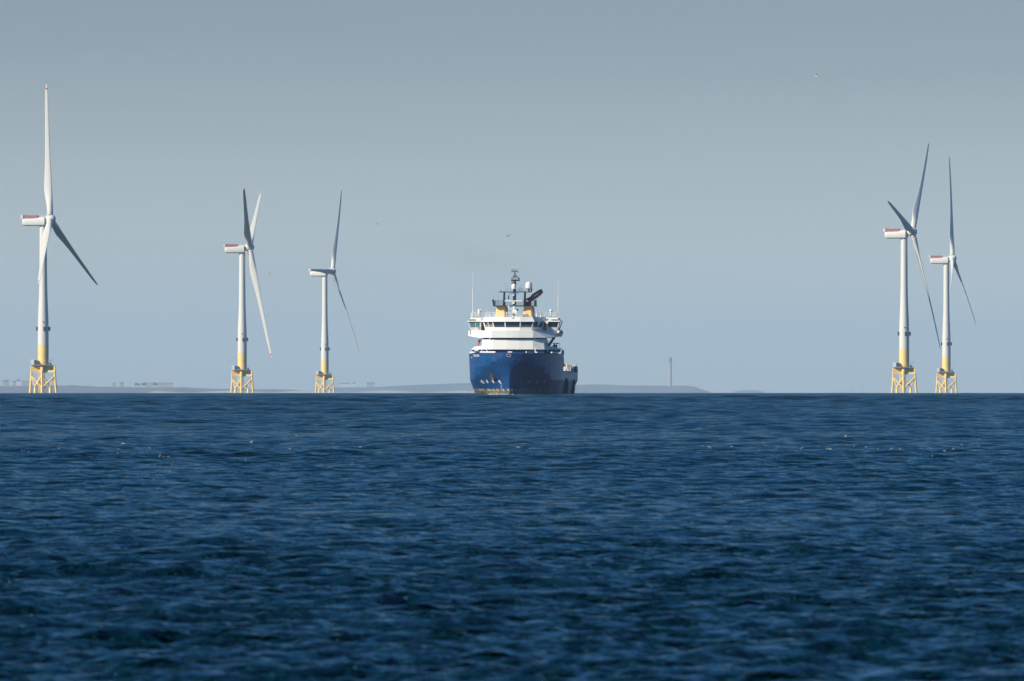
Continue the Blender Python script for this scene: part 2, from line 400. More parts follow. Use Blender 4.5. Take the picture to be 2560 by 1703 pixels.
HUBZ = 106.0
def turbine(hx, hy, yaw, phis, feather, label, OVER):
    ang = (ROW0-hy)/F_PX
    A = 1/(2*EARTH); Cc = -(HUBZ-EYE); d = (-ang + math.sqrt(ang*ang - 4*A*Cc))/(2*A)
    k = math.radians(yaw)
    X = (hx-1280)*d/F_PX - OVER*math.cos(k)
    root = empty('wind_turbine', (X, d, sea_z(d))); tag(root, label, 'wind turbine', 'wind turbines standing in the sea')
    # jacket foundation
    L = Vector((-7.0,-.9,17)); Rr = Vector((7.0,-1.3,17)); Fr = Vector((-.7,-2.5,17))
    tops = [L, Rr, Fr]; bots = [Vector((-8.8,-.2,-9)), Vector((8.8,-.4,-9)), Vector((-.5,-4.4,-9))]
    for tp, bt in zip(tops, bots):
        mid = tp.lerp(bt, .38); mid = mid + (Vector((0,0,mid.z))-mid)*.03
        MB().tube([tp, mid, bt], [.62,.68,.8], 14).build('leg', M_yellow, root, auto=50)
    canL = Vector((-4.9,-2.0,0)); canR = Vector((4.3,-1.8,0))
    for c in (canL, canR):
        MB().tube([c+Vector((0,0,-9)), c+Vector((0,0,3.0)), c+Vector((0,0,3.7))], [.85,.8,.5], 14).build('pile_sleeve', M_yellow, root, auto=50)
    def low(p, b, z): t = (17-z)/26; return p.lerp(b, t)
    La, Ra, Fa = [low(t_, b_, 11.0) for t_, b_ in zip(tops, bots)]
    Fb = low(Fr, bots[2], 3.2)
    for a, b_, rr in [(La, canL+Vector((0,0,4)), .38), (Fa, canL+Vector((0,0,4.2)), .48), (Ra, canR+Vector((0,0,4)), .38), (Fa, canR+Vector((0,0,4.2)), .48),
                      (La, Fb, .48), (Ra, Fb, .48), (low(L,bots[0],10.5), low(Rr,bots[1],-2), .42), (low(Rr,bots[1],10.5), low(L,bots[0],-2), .42)][:6]:
        MB().tube([a, b_], rr, 10).build('brace', M_yellow, root, auto=50)
    m = MB()
    for jx in (-2.9,-2.2,-1.5,.9): m.tube([(jx,-1+jx*.2,-6),(jx,-1+jx*.2,12.6)], .22, 8)
    m.build('cable_tube', M_yellow, root)
    m = MB(); m.box(.3,.36,-1.4,-1.3,0,12); m.box(.95,1.01,-1.4,-1.3,0,12)
    for q in range(24): m.box(.3,1.0,-1.42,-1.36,.5*q,.5*q+.09)
    m.build('ladder', M_dark, root)
    for tp in tops:      # deep box girders from the centre to each leg
        dv = Vector((tp.x, tp.y, 0)); c0 = Vector((0, 0, 0)); n = (dv-c0).normalized(); s = Vector((-n.y, n.x, 0))*.75
        a0 = c0 + n*1.0; a1 = dv + n*.55
        m = MB().hexa([a0-s+Vector((0,0,12.8)), a1-s+Vector((0,0,12.8)), a1+s+Vector((0,0,12.8)), a0+s+Vector((0,0,12.8)),
                       a0-s+Vector((0,0,17.1)), a1-s+Vector((0,0,17.1)), a1+s+Vector((0,0,17.1)), a0+s+Vector((0,0,17.1))])
        m.build('box_girder', M_yellow, root)
    MB().prism([(-1.0,-2.6),(.6,-2.6),(1.3,-2.1),(1.5,1.5),(-1.9,1.5),(-1.7,-2.6)], 12.5, 17.2).build('centre_column', M_yellow, root)
    # platform
    m = MB(); m.lathe((0,0,17.3), [(5.2,0),(5.2,.22)], 28); m.box(-7.6,-2,-4.2,1.4,17.32,17.5)
    pf = m.build('platform', M_grate, root)
    m = MB()
    for q in range(28):
        a = 2*math.pi*q/28; m.tube([(5.1*math.cos(a),5.1*math.sin(a),17.5),(5.1*math.cos(a),5.1*math.sin(a),18.6)], .05, 5)
    for z in (18.05,18.6): m.tube([(5.1*math.cos(2*math.pi*q/28),5.1*math.sin(2*math.pi*q/28),z) for q in range(29)], .05, 5, cap=False)
    m.build('railing', M_grate, pf)
    cb = MB().box(-7.5,-5.4,-4.0,-1.4,17.52,20.6).build('control_cabin', M_cont, root)
    MB().box(-5.38,-3.3,-3.9,-1.5,17.52,20.3).box(-3.2,-2.3,-4.0,-3.1,17.52,18.9).build('generator_box', M_dark, root)
    m = MB().tube([(4.2,-2.6,17.5),(4.2,-2.6,19.8),(5.9,-2.4,20.6)], .13, 6).box(3.8,5.3,-3.0,-2.2,17.52,18.4)
    m.build('davit', M_dark, root)
    # tower
    MB().lathe((0,0,0), [(3.42,17.4),(3.32,17.5),(3.32,29.4)], 48).build('yellow_tower_base', M_yellow, root, auto=40)
    MB().lathe((0,0,0), [(3.315,29.4),(3.28,42),(3.1,48),(2.85,54),(2.6,60),(2.42,67),(2.3,80),(2.2,101),(2.2,102.3)], 48).build('tower', M_white, root, smooth=False, auto=40)
    MB().box(.35,1.9,-3.42,-3.1,24.2,24.48).build('marking_plate', M_grate, root); MB().box(.9,1.6,-3.42,-3.1,22.2,23.35).build('marking_plate', M_grate, root)
    for a in (180, 0, -72):
        c, s_ = math.cos(math.radians(a)), math.sin(math.radians(a)); n = Vector((c,s_,0)); t_ = Vector((-s_,c,0))
        p0 = n*3.2; p1 = n*4.35
        m = MB().hexa([p0-t_*.85+Vector((0,0,38.2)), p1-t_*.85+Vector((0,0,38.2)), p1+t_*.85+Vector((0,0,38.2)), p0+t_*.85+Vector((0,0,38.2)),
                       p0-t_*.85+Vector((0,0,40.7)), p1-t_*.85+Vector((0,0,40.7)), p1+t_*.85+Vector((0,0,40.7)), p0+t_*.85+Vector((0,0,40.7))])
        m.build('aviation_light', M_dark, root)
    MB().tube([(.1,-3.2,43.4),(.2,-4.2,43.9),(1.1,-4.4,42.9)], [.22,.3,.3], 6).build('rescue_hoist', M_dark, root)
    # nacelle
    RZ = Matrix.Rotation(-k, 4, 'Z')
    def rr_ring(x, z0, z1, wy, rad):
        ring = []
        hz, hy_ = (z1-z0)/2, wy/2; cz = (z0+z1)/2
        for q in range(24):
            a = 2*math.pi*q/24; e = .42
            ca, sa = math.cos(a), math.sin(a)
            ring.append((x, hy_*abs(ca)**e*(1 if ca >= 0 else -1), cz + hz*abs(sa)**e*(1 if sa >= 0 else -1)))
        return ring
    secs = [(-12.6,103.6,106.2,5.0),(-12.45,102.9,106.6,6.4),(-11.9,102.45,106.85,7.0),(-10.5,102.25,106.95,7.2),(-4.0,102.2,107.1,7.4),(-1.2,102.2,107.8,7.4),(1.6,102.2,107.95,7.4),(1.95,102.6,107.6,6.6)]
    nac = MB().loft([rr_ring(*s, 0) for s in secs]).build('nacelle', M_white, root, auto=35)
    nac.matrix_local = RZ
    m = MB()
    for q in range(7): m.box(-12.0+q*1.28, -11.0+q*1.28, -2.9, 2.9, 106.95, 108.75)
    m.box(-12.1,-3.3,-2.8,2.8,107.2,108.4)
    cl = m.build('cooler', M_cool, nac)
    MB().box(-13.5,-12.15,-3.1,3.1,106.75,108.95).build('cooler_end', M_white, nac)
    m = MB()
    for q in range(6): m.tube([(-2.8+q*.8,-2.6,107.3),(-2.8+q*.8,-2.6,108.5)], .05, 5)
    m.tube([(-2.8,-2.6,108.5),(1.2,-2.6,108.5)], .05, 5); MB().tube([(-1.2,1.0,107.5),(-1.2,1.0,109.8)], .07, 5).build('wind_vane', M_white, nac)
    m.build('roof_rail', M_white, nac)
    RT = RZ @ Matrix.Translation((0,0,HUBZ)) @ Matrix.Rotation(math.radians(-6.5), 4, 'Y') @ Matrix.Translation((OVER,0,0))
    prof = [(2.0,-3.6),(2.1,-2.9),(2.5,-2.2),(2.75,-.8),(2.75,.8),(2.5,1.9),(1.9,2.7),(1.0,3.2),(.1,3.35)]
    rings = [[(x, r_*math.cos(2*math.pi*q/28), r_*math.sin(2*math.pi*q/28)) for q in range(28)] for r_, x in prof]
    hub = MB().loft(rings).build('hub', M_white, root, smooth=True); hub.matrix_local = RT
    bm_ = get_blade(feather)
    for i, ph in enumerate(phis):
        o = bpy.data.objects.new('blade', bm_); COL.objects.link(o); o.parent = root
        o.matrix_local = RT @ Matrix.Rotation(-math.radians(ph), 4, 'X')
        rg = tip_ring_mesh(feather).build('tip_band', M_redm, o)
        rg2 = MB().lathe((0,0,0), [(2.0,2.7),(2.05,2.8),(2.05,3.15),(2.0,3.25)], 24).build('blade_collar', M_white, o, smooth=True)
    return root
turbine(126, 549.8, 12.4, (0,120,-120), True, 'nearest and tallest turbine at far left, one blade straight up', 4.5)
turbine(624.4, 620.2, 3.8, (-60,60,180), True, 'turbine with a blade hanging straight down and two raised close together', 5.5)
turbine(831, 680.5, 15.0, (-90,30,150), False, 'smallest turbine, standing between its neighbour and the blue ship', 6.8)
turbine(2280.5, 582.4, 15.4, (-76.7,43.3,163.3), False, 'taller of the two right turbines, with a curved blade over its nacelle', 5.5)
turbine(2381, 648, 9.5, (10,130,250), False, 'rightmost turbine, smaller, with one thin blade straight up', 4.8)

# ------------------------------------------------------------------ the supply ship
PSI = math.radians(3.75); DS = 2702.0; X0 = -0.57; SZ = sea_z(DS)
ship = empty('supply_ship', (X0, DS, SZ), -PSI)
tag(ship, 'blue hulled supply ship with white bridge and yellow funnels heading nearer', 'ship')
cp, sp_ = math.cos(PSI), math.sin(PSI)
def dep(Y): return DS + Y*cp
def SX(px, Y): return (((px-1280)*dep(Y)/F_PX) - X0 - Y*sp_)/cp          # measured column -> metres in the ship's frame
def SZh(py, Y): return EYE - SZ + (ROW0-py)*dep(Y)/F_PX
def P(px, py, Y): return Vector((SX(px,Y), Y, SZh(py,Y)))
A_ = lambda x, y: (1140 + x/6.932, 650 + y/6.932)
B_ = lambda x, y: (1140 + x/6.932, 780 + y/6.932)

def hull_mat():
    m = bpy.data.materials.new("hull_paint"); m.use_nodes = True; t = m.node_tree; b = t.nodes['Principled BSDF']
    b.inputs['Roughness'].default_value = .38; b.inputs['Specular IOR Level'].default_value = .25
    tc = t.nodes.new('ShaderNodeTexCoord'); sep = t.nodes.new('ShaderNodeSeparateXYZ'); t.links.new(tc.outputs['Object'], sep.inputs[0])
    def N(tp): return t.nodes.new(tp)
    def noise(scale, st, det=5):
        mp = N('ShaderNodeMapping'); mp.inputs['Scale'].default_value = st; t.links.new(tc.outputs['Object'], mp.inputs[0])
        n = N('ShaderNodeTexNoise'); n.inputs['Scale'].default_value = scale; n.inputs['Detail'].default_value = det; t.links.new(mp.outputs[0], n.inputs['Vector']); return n.outputs[0]
    def mr(v, a, b_, c, d):
        r = N('ShaderNodeMapRange'); t.links.new(v, r.inputs[0]); r.inputs[1].default_value=a; r.inputs[2].default_value=b_; r.inputs[3].default_value=c; r.inputs[4].default_value=d; return r.outputs[0]
    def mix(f, a, b_):
        x = N('ShaderNodeMix'); x.data_type = 'RGBA'
        t.links.new(f, x.inputs['Factor'])
        for s, v in (('A', a), ('B', b_)):
            if isinstance(v, tuple): x.inputs[s].default_value = (*v, 1)
            else: t.links.new(v, x.inputs[s])
        return x.outputs['Result']
    def mul(a, b_):
        x = N('ShaderNodeMath'); x.operation = 'MULTIPLY'
        for i, v in enumerate((a, b_)):
            if isinstance(v, float): x.inputs[i].default_value = v
            else: t.links.new(v, x.inputs[i])
        return x.outputs[0]
    def add(a, b_):
        x = N('ShaderNodeMath'); x.operation = 'ADD'
        for i, v in enumerate((a, b_)):
            if isinstance(v, float): x.inputs[i].default_value = v
            else: t.links.new(v, x.inputs[i])
        return x.outputs[0]
    z = sep.outputs[2]; y = sep.outputs[1]
    base = mix(mr(noise(.35, (1,1,.5)), .35, .65, 0, 1), (.001,.048,.175), (.003,.066,.21))
    streak = mr(noise(1.1, (2.2,2.2,.14)), .48, .72, 0, .75)
    base = mix(streak, base, (.035,.105,.22))
    # worn, scraped plating along the working side aft of the bow
    worn = mul(mr(y, 24, 30, 0, 1), mr(noise(.8, (1,.6,.22), 7), .40, .62, .35, 1.0))
    base = mix(worn, base, (.17,.25,.36))
    plate = N('ShaderNodeTexBrick'); mp = N('ShaderNodeMapping'); mp.inputs['Rotation'].default_value = (math.pi/2, 0, math.pi/2)
    t.links.new(tc.outputs['Object'], mp.inputs[0]); 
    rust = mr(noise(.9, (1.6,1.6,.35), 8), .64, .74, 0, .5)
    base = mix(rust, base, (.10,.06,.05))
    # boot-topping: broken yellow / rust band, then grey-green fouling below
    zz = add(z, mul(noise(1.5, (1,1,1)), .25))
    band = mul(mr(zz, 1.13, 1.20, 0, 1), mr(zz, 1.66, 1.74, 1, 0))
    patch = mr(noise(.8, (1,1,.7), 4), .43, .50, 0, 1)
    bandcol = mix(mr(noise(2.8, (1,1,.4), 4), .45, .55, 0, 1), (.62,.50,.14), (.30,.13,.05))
    base = mix(mul(mul(band, patch), mr(sep.outputs[0], .5, 4, 1, .35)), base, bandcol)  # band dimmed towards the shaded bow side, shade put into the colour
    foul = mr(zz, 1.10, 1.20, 1, 0)
    fc = mix(mr(noise(1.6, (1,1,.35), 6), .38, .62, 0, 1), (.045,.055,.055), (.22,.20,.13))
    base = mix(mul(foul, mr(y, 18, 26, 1, .45)), base, fc)
    t.links.new(base, b.inputs['Base Color']); return m
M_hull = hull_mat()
M_sup = mat("ship_white", (.80,.775,.72), .45, var=.025, vscale=.4, dirt=(.55,.47,.38), dirt_amt=.16, stretch=(1,1,.2))
M_blue = mat("ship_blue", (.012,.045,.20), .5, var=.1, vscale=.8)
M_fun = mat("funnel_yellow", (.92,.58,.20), .5, var=.04, vscale=.8, dirt=(.5,.3,.1), dirt_amt=.15)
M_blk = mat("mast_black", (.018,.02,.03), .5)
M_rust = mat("rusty_pipe", (.24,.085,.07), .8, var=.35, vscale=2.5, dirt=(.05,.03,.03), dirt_amt=.5)
M_rub = mat("black_rubber", (.012,.012,.014), .8)
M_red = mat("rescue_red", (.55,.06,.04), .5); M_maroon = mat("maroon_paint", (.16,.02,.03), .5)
M_deck = mat("deck_green", (.06,.10,.08), .8, var=.2)
M_let = mat("white_lettering", (.85,.85,.82), .6)
M_letd = mat("shaded_lettering", (.30,.36,.45), .6)  # same white lettering on the shaded bow, shade put into its colour
M_anchor = mat("rusty_anchor", (.12,.06,.045), .8, var=.3, vscale=2)
M_slot = mat('dark_slot', (.05,.03,.04), .8)
M_greyb = mat("grey_steel", (.30,.33,.36), .5)
def glass_mat(name, c, r=.05):
    return mat(name, c, r, spec=.9)
M_glass = glass_mat("bridge_glass", (.012,.028,.055)); M_glass_sky = glass_mat("sky_toned_glass", (.10,.26,.30))  # second glass: sky seen through and reflected is put into its teal
M_blind = mat("yellow_blind", (.30,.28,.12), .8)

BW, BD = 9.7, 10.95
def smooth(x): x = max(0, min(1, x)); return x*x*(3-2*x)
def hull_pt(u, z, side=1):
    """u 0..1 bow curve from the stem to the shoulder; z in metres"""
    a = math.pi/2*u
    dx = (BD + .012*max(0,z-3.7)*3)*math.sin(a)**.92 if u > 0 else 0; dy = -2.6 + 27.0*(1-math.cos(a))**1.0
    wx = BW*(1-(1-u)**1.55); wy = 24.0*u**1.15
    zk = 3.7 if u > .62 else (3.7 + 3.4*(.62-u)/.27 if u > .35 else 7.1 + 1.9*(.35-u)/.35)
    t = max(0, min(1, z/zk))
    f = t if u > .35 else t**(1+.4*(.35-u)/.35)
    x = wx*(1-f)+dx*f; y = wy*(1-f)+dy*f
    return Vector((side*x, y, z))
YSIDE = 28.3
ZTOP = 9.85
def side_x(y, z):
    t = max(0, min(1, z/3.7)); x = (BW+.55*max(0,min(1,(y-30)/6)))*(1-t)+BD*t + (.036*max(0,z-3.7))*(1 if y < 30 else .3)
    if y > 70: x -= (.9*(1-t))*((y-70)/18)
    return x
zs = [-2.5,-1,0,.5,1,1.5,2,2.6,3.2,3.7,3.72,4.2,5,6,7,8,9,ZTOP]
us = [0,.004,.012,.03,.06,.09,.13,.17,.21,.26,.31,.36,.41,.46,.51,.56,.615,.625,.68,.74,.8,.86,.92,.97,1.0]
def hull_ring(z, ylist):
    pts = []
    for u in us: pts.append(hull_pt(u, max(z, -2.5) if z > 0 else z*1.0, 1) if z >= 0 else hull_pt(u, 0, 1)*1.0)
    if z < 0: pts = [Vector((p.x, p.y, z)) for p in pts]
    yend = pts[-1].y
    for y in ylist:
        if y > yend + .2: pts.append(Vector((side_x(y, z), y, z)))
        else: pts.append(Vector((side_x(yend+.01, z), yend+.01, z)))
    return pts
def sym(ring): return ring + [Vector((-p.x, p.y, p.z)) for p in ring[::-1][:-1]]
# fore hull (up to the shelter deck) and aft hull (up to the working-deck bulwark) are one welded body
ZA = 6.9
ylf = [25.2, 26.2, 27.3, YSIDE]; yla = ylf + [30,34,37,44,52,60,65,67,70,78,84,88]
mb = MB()
ringsA = [sym(hull_ring(z, yla)) for z in zs if z <= 5.0]  
rt = sym(hull_ring(ZA, yla))
ringsA.append([Vector((p.x, p.y, 5.72 if 29.5 < p.y < 66 else ZA)) for p in rt])
mb.loft(ringsA, closed=True, cap=False)
ringsB = [sym(hull_ring(z, ylf)) for z in (ZA, 7, 8, 9, ZTOP)]
mb.loft(ringsB, closed=True, cap=False)
top = ringsB[-1]; n = len(top)
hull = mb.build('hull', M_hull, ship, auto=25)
# shelter deck and main deck plates
MB().prism([(p.x*.985, p.y+.12) for p in sym(hull_ring(8.9, ylf))], 8.6, 8.7).build('foredeck', M_deck, ship)
MB().prism([(p.x*.985, p.y if p.y > 20 else p.y) for p in sym(hull_ring(5.6, yla)) if p.y >= 18], 5.5, 5.6).build('working_deck', M_deck, ship)
# aft end wall of the raised fore hull
MB().box(-BD+.1, BD-.1, YSIDE-.15, YSIDE-.05, 5.6, ZTOP-.05).build('after_bulkhead', M_sup, ship)

def hull_find(X, z, side):     # curve parameter whose half-breadth is |X|
    lo, hi = 0.0, 1.0
    for _ in range(40):
        mid = (lo+hi)/2
        if hull_pt(mid, z).x < abs(X): lo = mid
        else: hi = mid
    return (lo+hi)/2
def hull_at_px(px, py, off=.04):
    Y = 3.0
    side = -1 if px < 1277 else 1
    for _ in range(30):
        z = SZh(py, Y); X = SX(px, Y); u = hull_find(X, z, side); Y = .5*Y + .5*hull_pt(u, z).y
    z = SZh(py, Y)
    u = hull_find(SX(px, Y), z, side)
    p = hull_pt(u, z, side); e = .004
    tu = hull_pt(min(1,u+e), z, side) - hull_pt(max(0,u-e), z, side); tz = hull_pt(u, z+.05, side) - hull_pt(u, z-.05, side)
    n = tu.cross(tz).normalized()
    if n.y > 0: n = -n
    if abs(n.y) < .02 and n.x*side < 0: n = -n
    return p + n*off, n
# top rail with white stretches (roller fairlead covers)
def rail_seg(px0, px1, py0, py1, name, material, th=.16):
    m = MB(); N_ = max(2, int(abs(px1-px0)/3)+1); ring_o = []
    rings = []
    for i in range(N_+1):
        px = px0 + (px1-px0)*i/N_
        a, na = hull_at_px(px, 886.5, .0)
        na = Vector((na.x, na.y, 0)).normalized()
        z0, z1 = SZh(py1, a.y), SZh(py0, a.y)
        rings.append([(a.x+na.x*th, a.y+na.y*th, z0), (a.x-na.x*th, a.y-na.y*th, z0), (a.x-na.x*th, a.y-na.y*th, z1), (a.x+na.x*th, a.y+na.y*th, z1)])
    m.loft(rings); return m.build(name, material, ship)
mt = MB()
cap = []
for p in top: 
    c = Vector((p.x, p.y, 0)); cn = (Vector((0, 14, 0)) - c).normalized()
    cap.append([c - cn*.10 + Vector((0,0,ZTOP-.02)), c + cn*.16 + Vector((0,0,ZTOP-.02)), c + cn*.16 + Vector((0,0,ZTOP+.1)), c - cn*.10 + Vector((0,0,ZTOP+.1))])
cap.append(cap[0]); mt.loft(cap, cap=False); mt.build('bulwark_rail', M_blue, ship)
for a, b_, y0, y1 in [(248,322,686,712),(425,690,683,706),(918,972,684,706),(1215,1335,686,704),(1390,1508,690,708),(1655,1742,692,712)]:
    rail_seg(B_(a,0)[0], B_(b_,0)[0], B_(0,y0)[1], B_(0,y1)[1], 'fairlead_cover', M_sup, .2)

# lettering bent round the bow plating
def text_on_hull(txt, px0, px1, py_base, h, material, shear=.25, name='name_lettering'):
    cu = bpy.data.curves.new('t', 'FONT'); cu.body = txt; cu.size = 1; cu.shear = shear; cu.offset = .012; cu.resolution_u = 3
    o = bpy.data.objects.new('t', cu); COL.objects.link(o); dg = bpy.context.evaluated_depsgraph_get(); dg.update()
    me = bpy.data.meshes.new_from_object(o.evaluated_get(dg)); bpy.data.objects.remove(o)
    xs = [v.co.x for v in me.vertices]; x0, x1 = min(xs), max(xs); ys = [v.co.y for v in me.vertices]; y1 = max(ys)
    for v in me.vertices:
        px = px0 + (px1-px0)*(v.co.x-x0)/(x1-x0); py = py_base - h*v.co.y/y1
        p, n_ = hull_at_px(px, py, .035); v.co = p
    me.materials.clear(); me.materials.append(material)
    ob = bpy.data.objects.new(name, me); COL.objects.link(ob); ob.parent = ship; return ob
text_on_hull("STRIL DUNA", 1184.0, 1198.6, 891.8, 5.6, M_let, -.25)
text_on_hull("STRIL DUNA", 1356.5, 1376.4, 892.8, 5.8, M_letd, .25)
def patch(pxs, material, name, off=.03):
    m = MB(); vs = [hull_at_px(x, y, off)[0] for x, y in pxs]; m.add(vs, [tuple(range(len(vs)))]); return m
def marks(lst, material, name):
    m = MB()
    for pl in lst:
        vs = [hull_at_px(x, y, .03)[0] for x, y in pl]; m.add(vs, [tuple(range(len(vs)))])
    return m.build(name, material, ship)
def slant(cx, cy, w_, h, sl): return [(cx-w_/2-sl*h/2, cy-h/2), (cx+w_/2-sl*h/2, cy-h/2), (cx+w_/2+sl*h/2, cy+h/2), (cx-w_/2+sl*h/2, cy+h/2)]
# thruster and bulb symbols at the waterline, slanting with the plating
def ring_mark(cx, cy, w_, h, sl, material, cross=True):
    m = MB(); n_ = 14; vs = []
    for rr in (1.0, .62):
        for k in range(n_):
            a = 2*math.pi*k/n_; dx = w_/2*rr*math.cos(a); dy = h/2*rr*math.sin(a)
            vs.append(hull_at_px(cx+dx+sl*dy, cy+dy, .035)[0])
    m.add(vs, [(k, (k+1)%n_, n_+(k+1)%n_, n_+k) for k in range(n_)])
    if cross:
        for q in (slant(cx, cy, w_*.8, h*.14, sl), slant(cx, cy, w_*.14, h*.8, sl)):
            v2 = [hull_at_px(x, y, .036)[0] for x, y in q]; m.add(v2, [(0,1,2,3)])
    m.build('thruster_mark', material, ship)
for cx, cy, sl in [(1205.5,953.8,.45),(1218.2,953.8,.45),(1232.8,953.6,.45)]: ring_mark(cx, cy, 4.2, 8.5, sl, M_let)
for cx, cy, sl in [(1324.2,954,-.45),(1343.3,954.2,-.45),(1361,955,-.5)]: ring_mark(cx, cy, 4.2, 8, sl, M_letd)
marks([slant(1201.2,954.5,1.2,3,.3), slant(1209.3,958,3.4,1.2,0), slant(1210.5,955.5,1.0,3.5,.4)], M_let, 'draught_mark')
marks([slant(1246.5,953.5,1.6,3.6,.6), slant(1250.0,954.3,2.0,7.5,.35), slant(1252.2,958.3,3,1.6,0), slant(1248.2,954.6,3.0,1.3,.2)] +
      [slant(1253.2,961.2+q*1.9,1.1,1.0,.2) for q in range(9)], M_let, 'bulb_mark')
marks([slant(1302,953.6,1.1,7,-.35), slant(1299.8,957.2,2.2,1.2,0), slant(1306.4,954.2,1.6,2.6,-.4), slant(1367,954.8,1.2,1.6,0), slant(1355,954.2,1.2,2.2,-.3)], M_letd, 'bulb_mark')
# freeing ports, portholes
marks([slant(B_(x,0)[0], B_(0,y)[1], 3.6, 2.4, .2) for x, y in [(350,868),(412,866)]] + [slant(B_(300,0)[0], B_(0,1070)[1], 1.2,3.2,0), slant(B_(327,0)[0], B_(0,1070)[1], 1.2,3.2,0),
      slant(B_(285,0)[0], B_(0,868)[1], 1.4,2.6,0), slant(B_(1535,0)[0], B_(0,868)[1], 2.6,2.6,0), slant(B_(1675,0)[0], B_(0,872)[1], 2,2.6,0)], M_blk, 'hull_port')
for cx in (645,668,692,712): marks([slant(B_(cx,0)[0], B_(0,768)[1], 1.5, 6.2, .25)], M_slot, 'overflow_slot')
for cx, cy in [(915,757),(1165,762)]:
    p, n_ = hull_at_px(*B_(cx,cy), off=0); m = MB()
    t1 = Vector((n_.y,-n_.x,0)).normalized(); up = n_.cross(t1)
    R1 = [p + n_*.12 + (t1*math.cos(2*math.pi*q/16)*.52 + up*math.sin(2*math.pi*q/16)*.30) for q in range(17)]
    m.tube(R1, .09, 8, cap=False); m.build('hawse_hole', M_greyb if cx < 1000 else M_slot, ship)
p, n_ = hull_at_px(*B_(273,793)); MB().ball(p, .14, 8).build('side_light', M_sup, ship)
# anchors in their pockets, both bows
for side, pts, ax, ay in [(-1, [(512,1008),(580,968),(608,985),(640,1052),(700,1190),(690,1215),(600,1120),(560,1080)], 628, 1088),
                          (1, [(1255,1110),(1300,1000),(1335,985),(1385,1010),(1340,1060),(1285,1120),(1215,1235),(1180,1220)], 1310, 1070)]:
    pk = patch([B_(x,y) for x,y in pts], M_blue, 'x', .02)
    po = pk.build('anchor_pocket', mat("pocket_dark_blue", (.012,.045,.12), .6), ship)  # flat darker blue patch marks the pocket, no recess is cut
    p, n_ = hull_at_px(*B_(ax,ay), off=.1)
    sl = Vector((-side*-.35, 0, 0)); m = MB()
    q = Vector((side*-.28, .1, -.95)); 
    m.tube([p-q*.9, p+q*.9], [.16,.2], 8)
    e = Vector((n_.y,-n_.x,0)).normalized()
    m.tube([p+q*.8-e*.75-q*.55+n_*.1, p+q*.95-e*.45, p+q, p+q*.95+e*.45, p+q*.8+e*.75-q*.55+n_*.1], [.06,.2,.22,.2,.06], 8)
    m.ball(p-q*.95, .22, 8)
    m.build('anchor', M_anchor, po)
# ---- superstructure
def facet(z, hw, c1, c2, y0, y1, y2, yb):   # symmetric faceted front plan
    return [(-hw,y2),(-c2,y1),(-c1,y0),(c1,y0),(c2,y1),(hw,y2),(hw,yb),(-hw,yb)]
zb, zt = SZh(873.8, 11), SZh(848.3, 11)      # lower deckhouse
MB().prism(facet(0,7.3,1.55,4.8,11.4,11.65,12.7,27), 8.7, zb-.05, ).build('deckhouse_base', M_blue, ship)
MB().prism(facet(0,7.55,1.55,4.9,10.6,10.85,11.9,27.5), zb, zt, facet(0,7.3,1.5,4.8,10.9,11.15,12.2,27.5)).build('deckhouse', M_sup, ship)
zb2 = SZh(844.6, 11)
MB().prism(facet(0,7.2,1.5,4.75,11.1,11.35,12.4,27), zt+.002, zb2-.002).build('blue_band', M_blue, ship)
# small lamps and scuttles in the blue band
m = MB()
for px in (1224.5, 1336.5): m.box(SX(px,11)-.14, SX(px,11)+.14, 10.9, 12.4, zt+.03, zb2-.03)
m.build('band_light', M_sup, ship)
m = MB()
for px in (1256,1270,1289,1303): m.box(SX(px,11)-.35, SX(px,11)+.35, 10.98, 11.3, zt+.08, zb2-.06)
m.build('scuttle', M_blk, ship)
# bridge deck with bulwark wings
z1, z2 = zb2, SZh(826.3, 12)
zw = SZh(840, 16)
tp_ = [(0,10.1,z2),(1.55,10.15,z2),(4.95,10.45,z2),(11.0,17.0,z2),(11.0,26,z2),(0,26,z2)]
bt_ = [(0,10.05,z1),(1.5,10.1,z1),(4.9,10.4,z1),(8.1,11.7,z1),(8.1,26,z1),(0,26,z1)]
for s in (-1, 1):
    m = MB(); V = [(s*x,y,z) for x,y,z in tp_] + [(s*x,y,z) for x,y,z in bt_] + [(s*11.0,17.0,zw),(s*11.0,26,zw)]
    m.add(V, [(0,1,2,3,4,5),(6,7,1,0),(7,8,2,1),(8,9,2),(2,9,12,3),(3,12,13,4),(9,10,13,12),(6,11,10,9,8,7),(4,13,10,11,5)])
    m.build('bridge_wing', M_sup, ship)
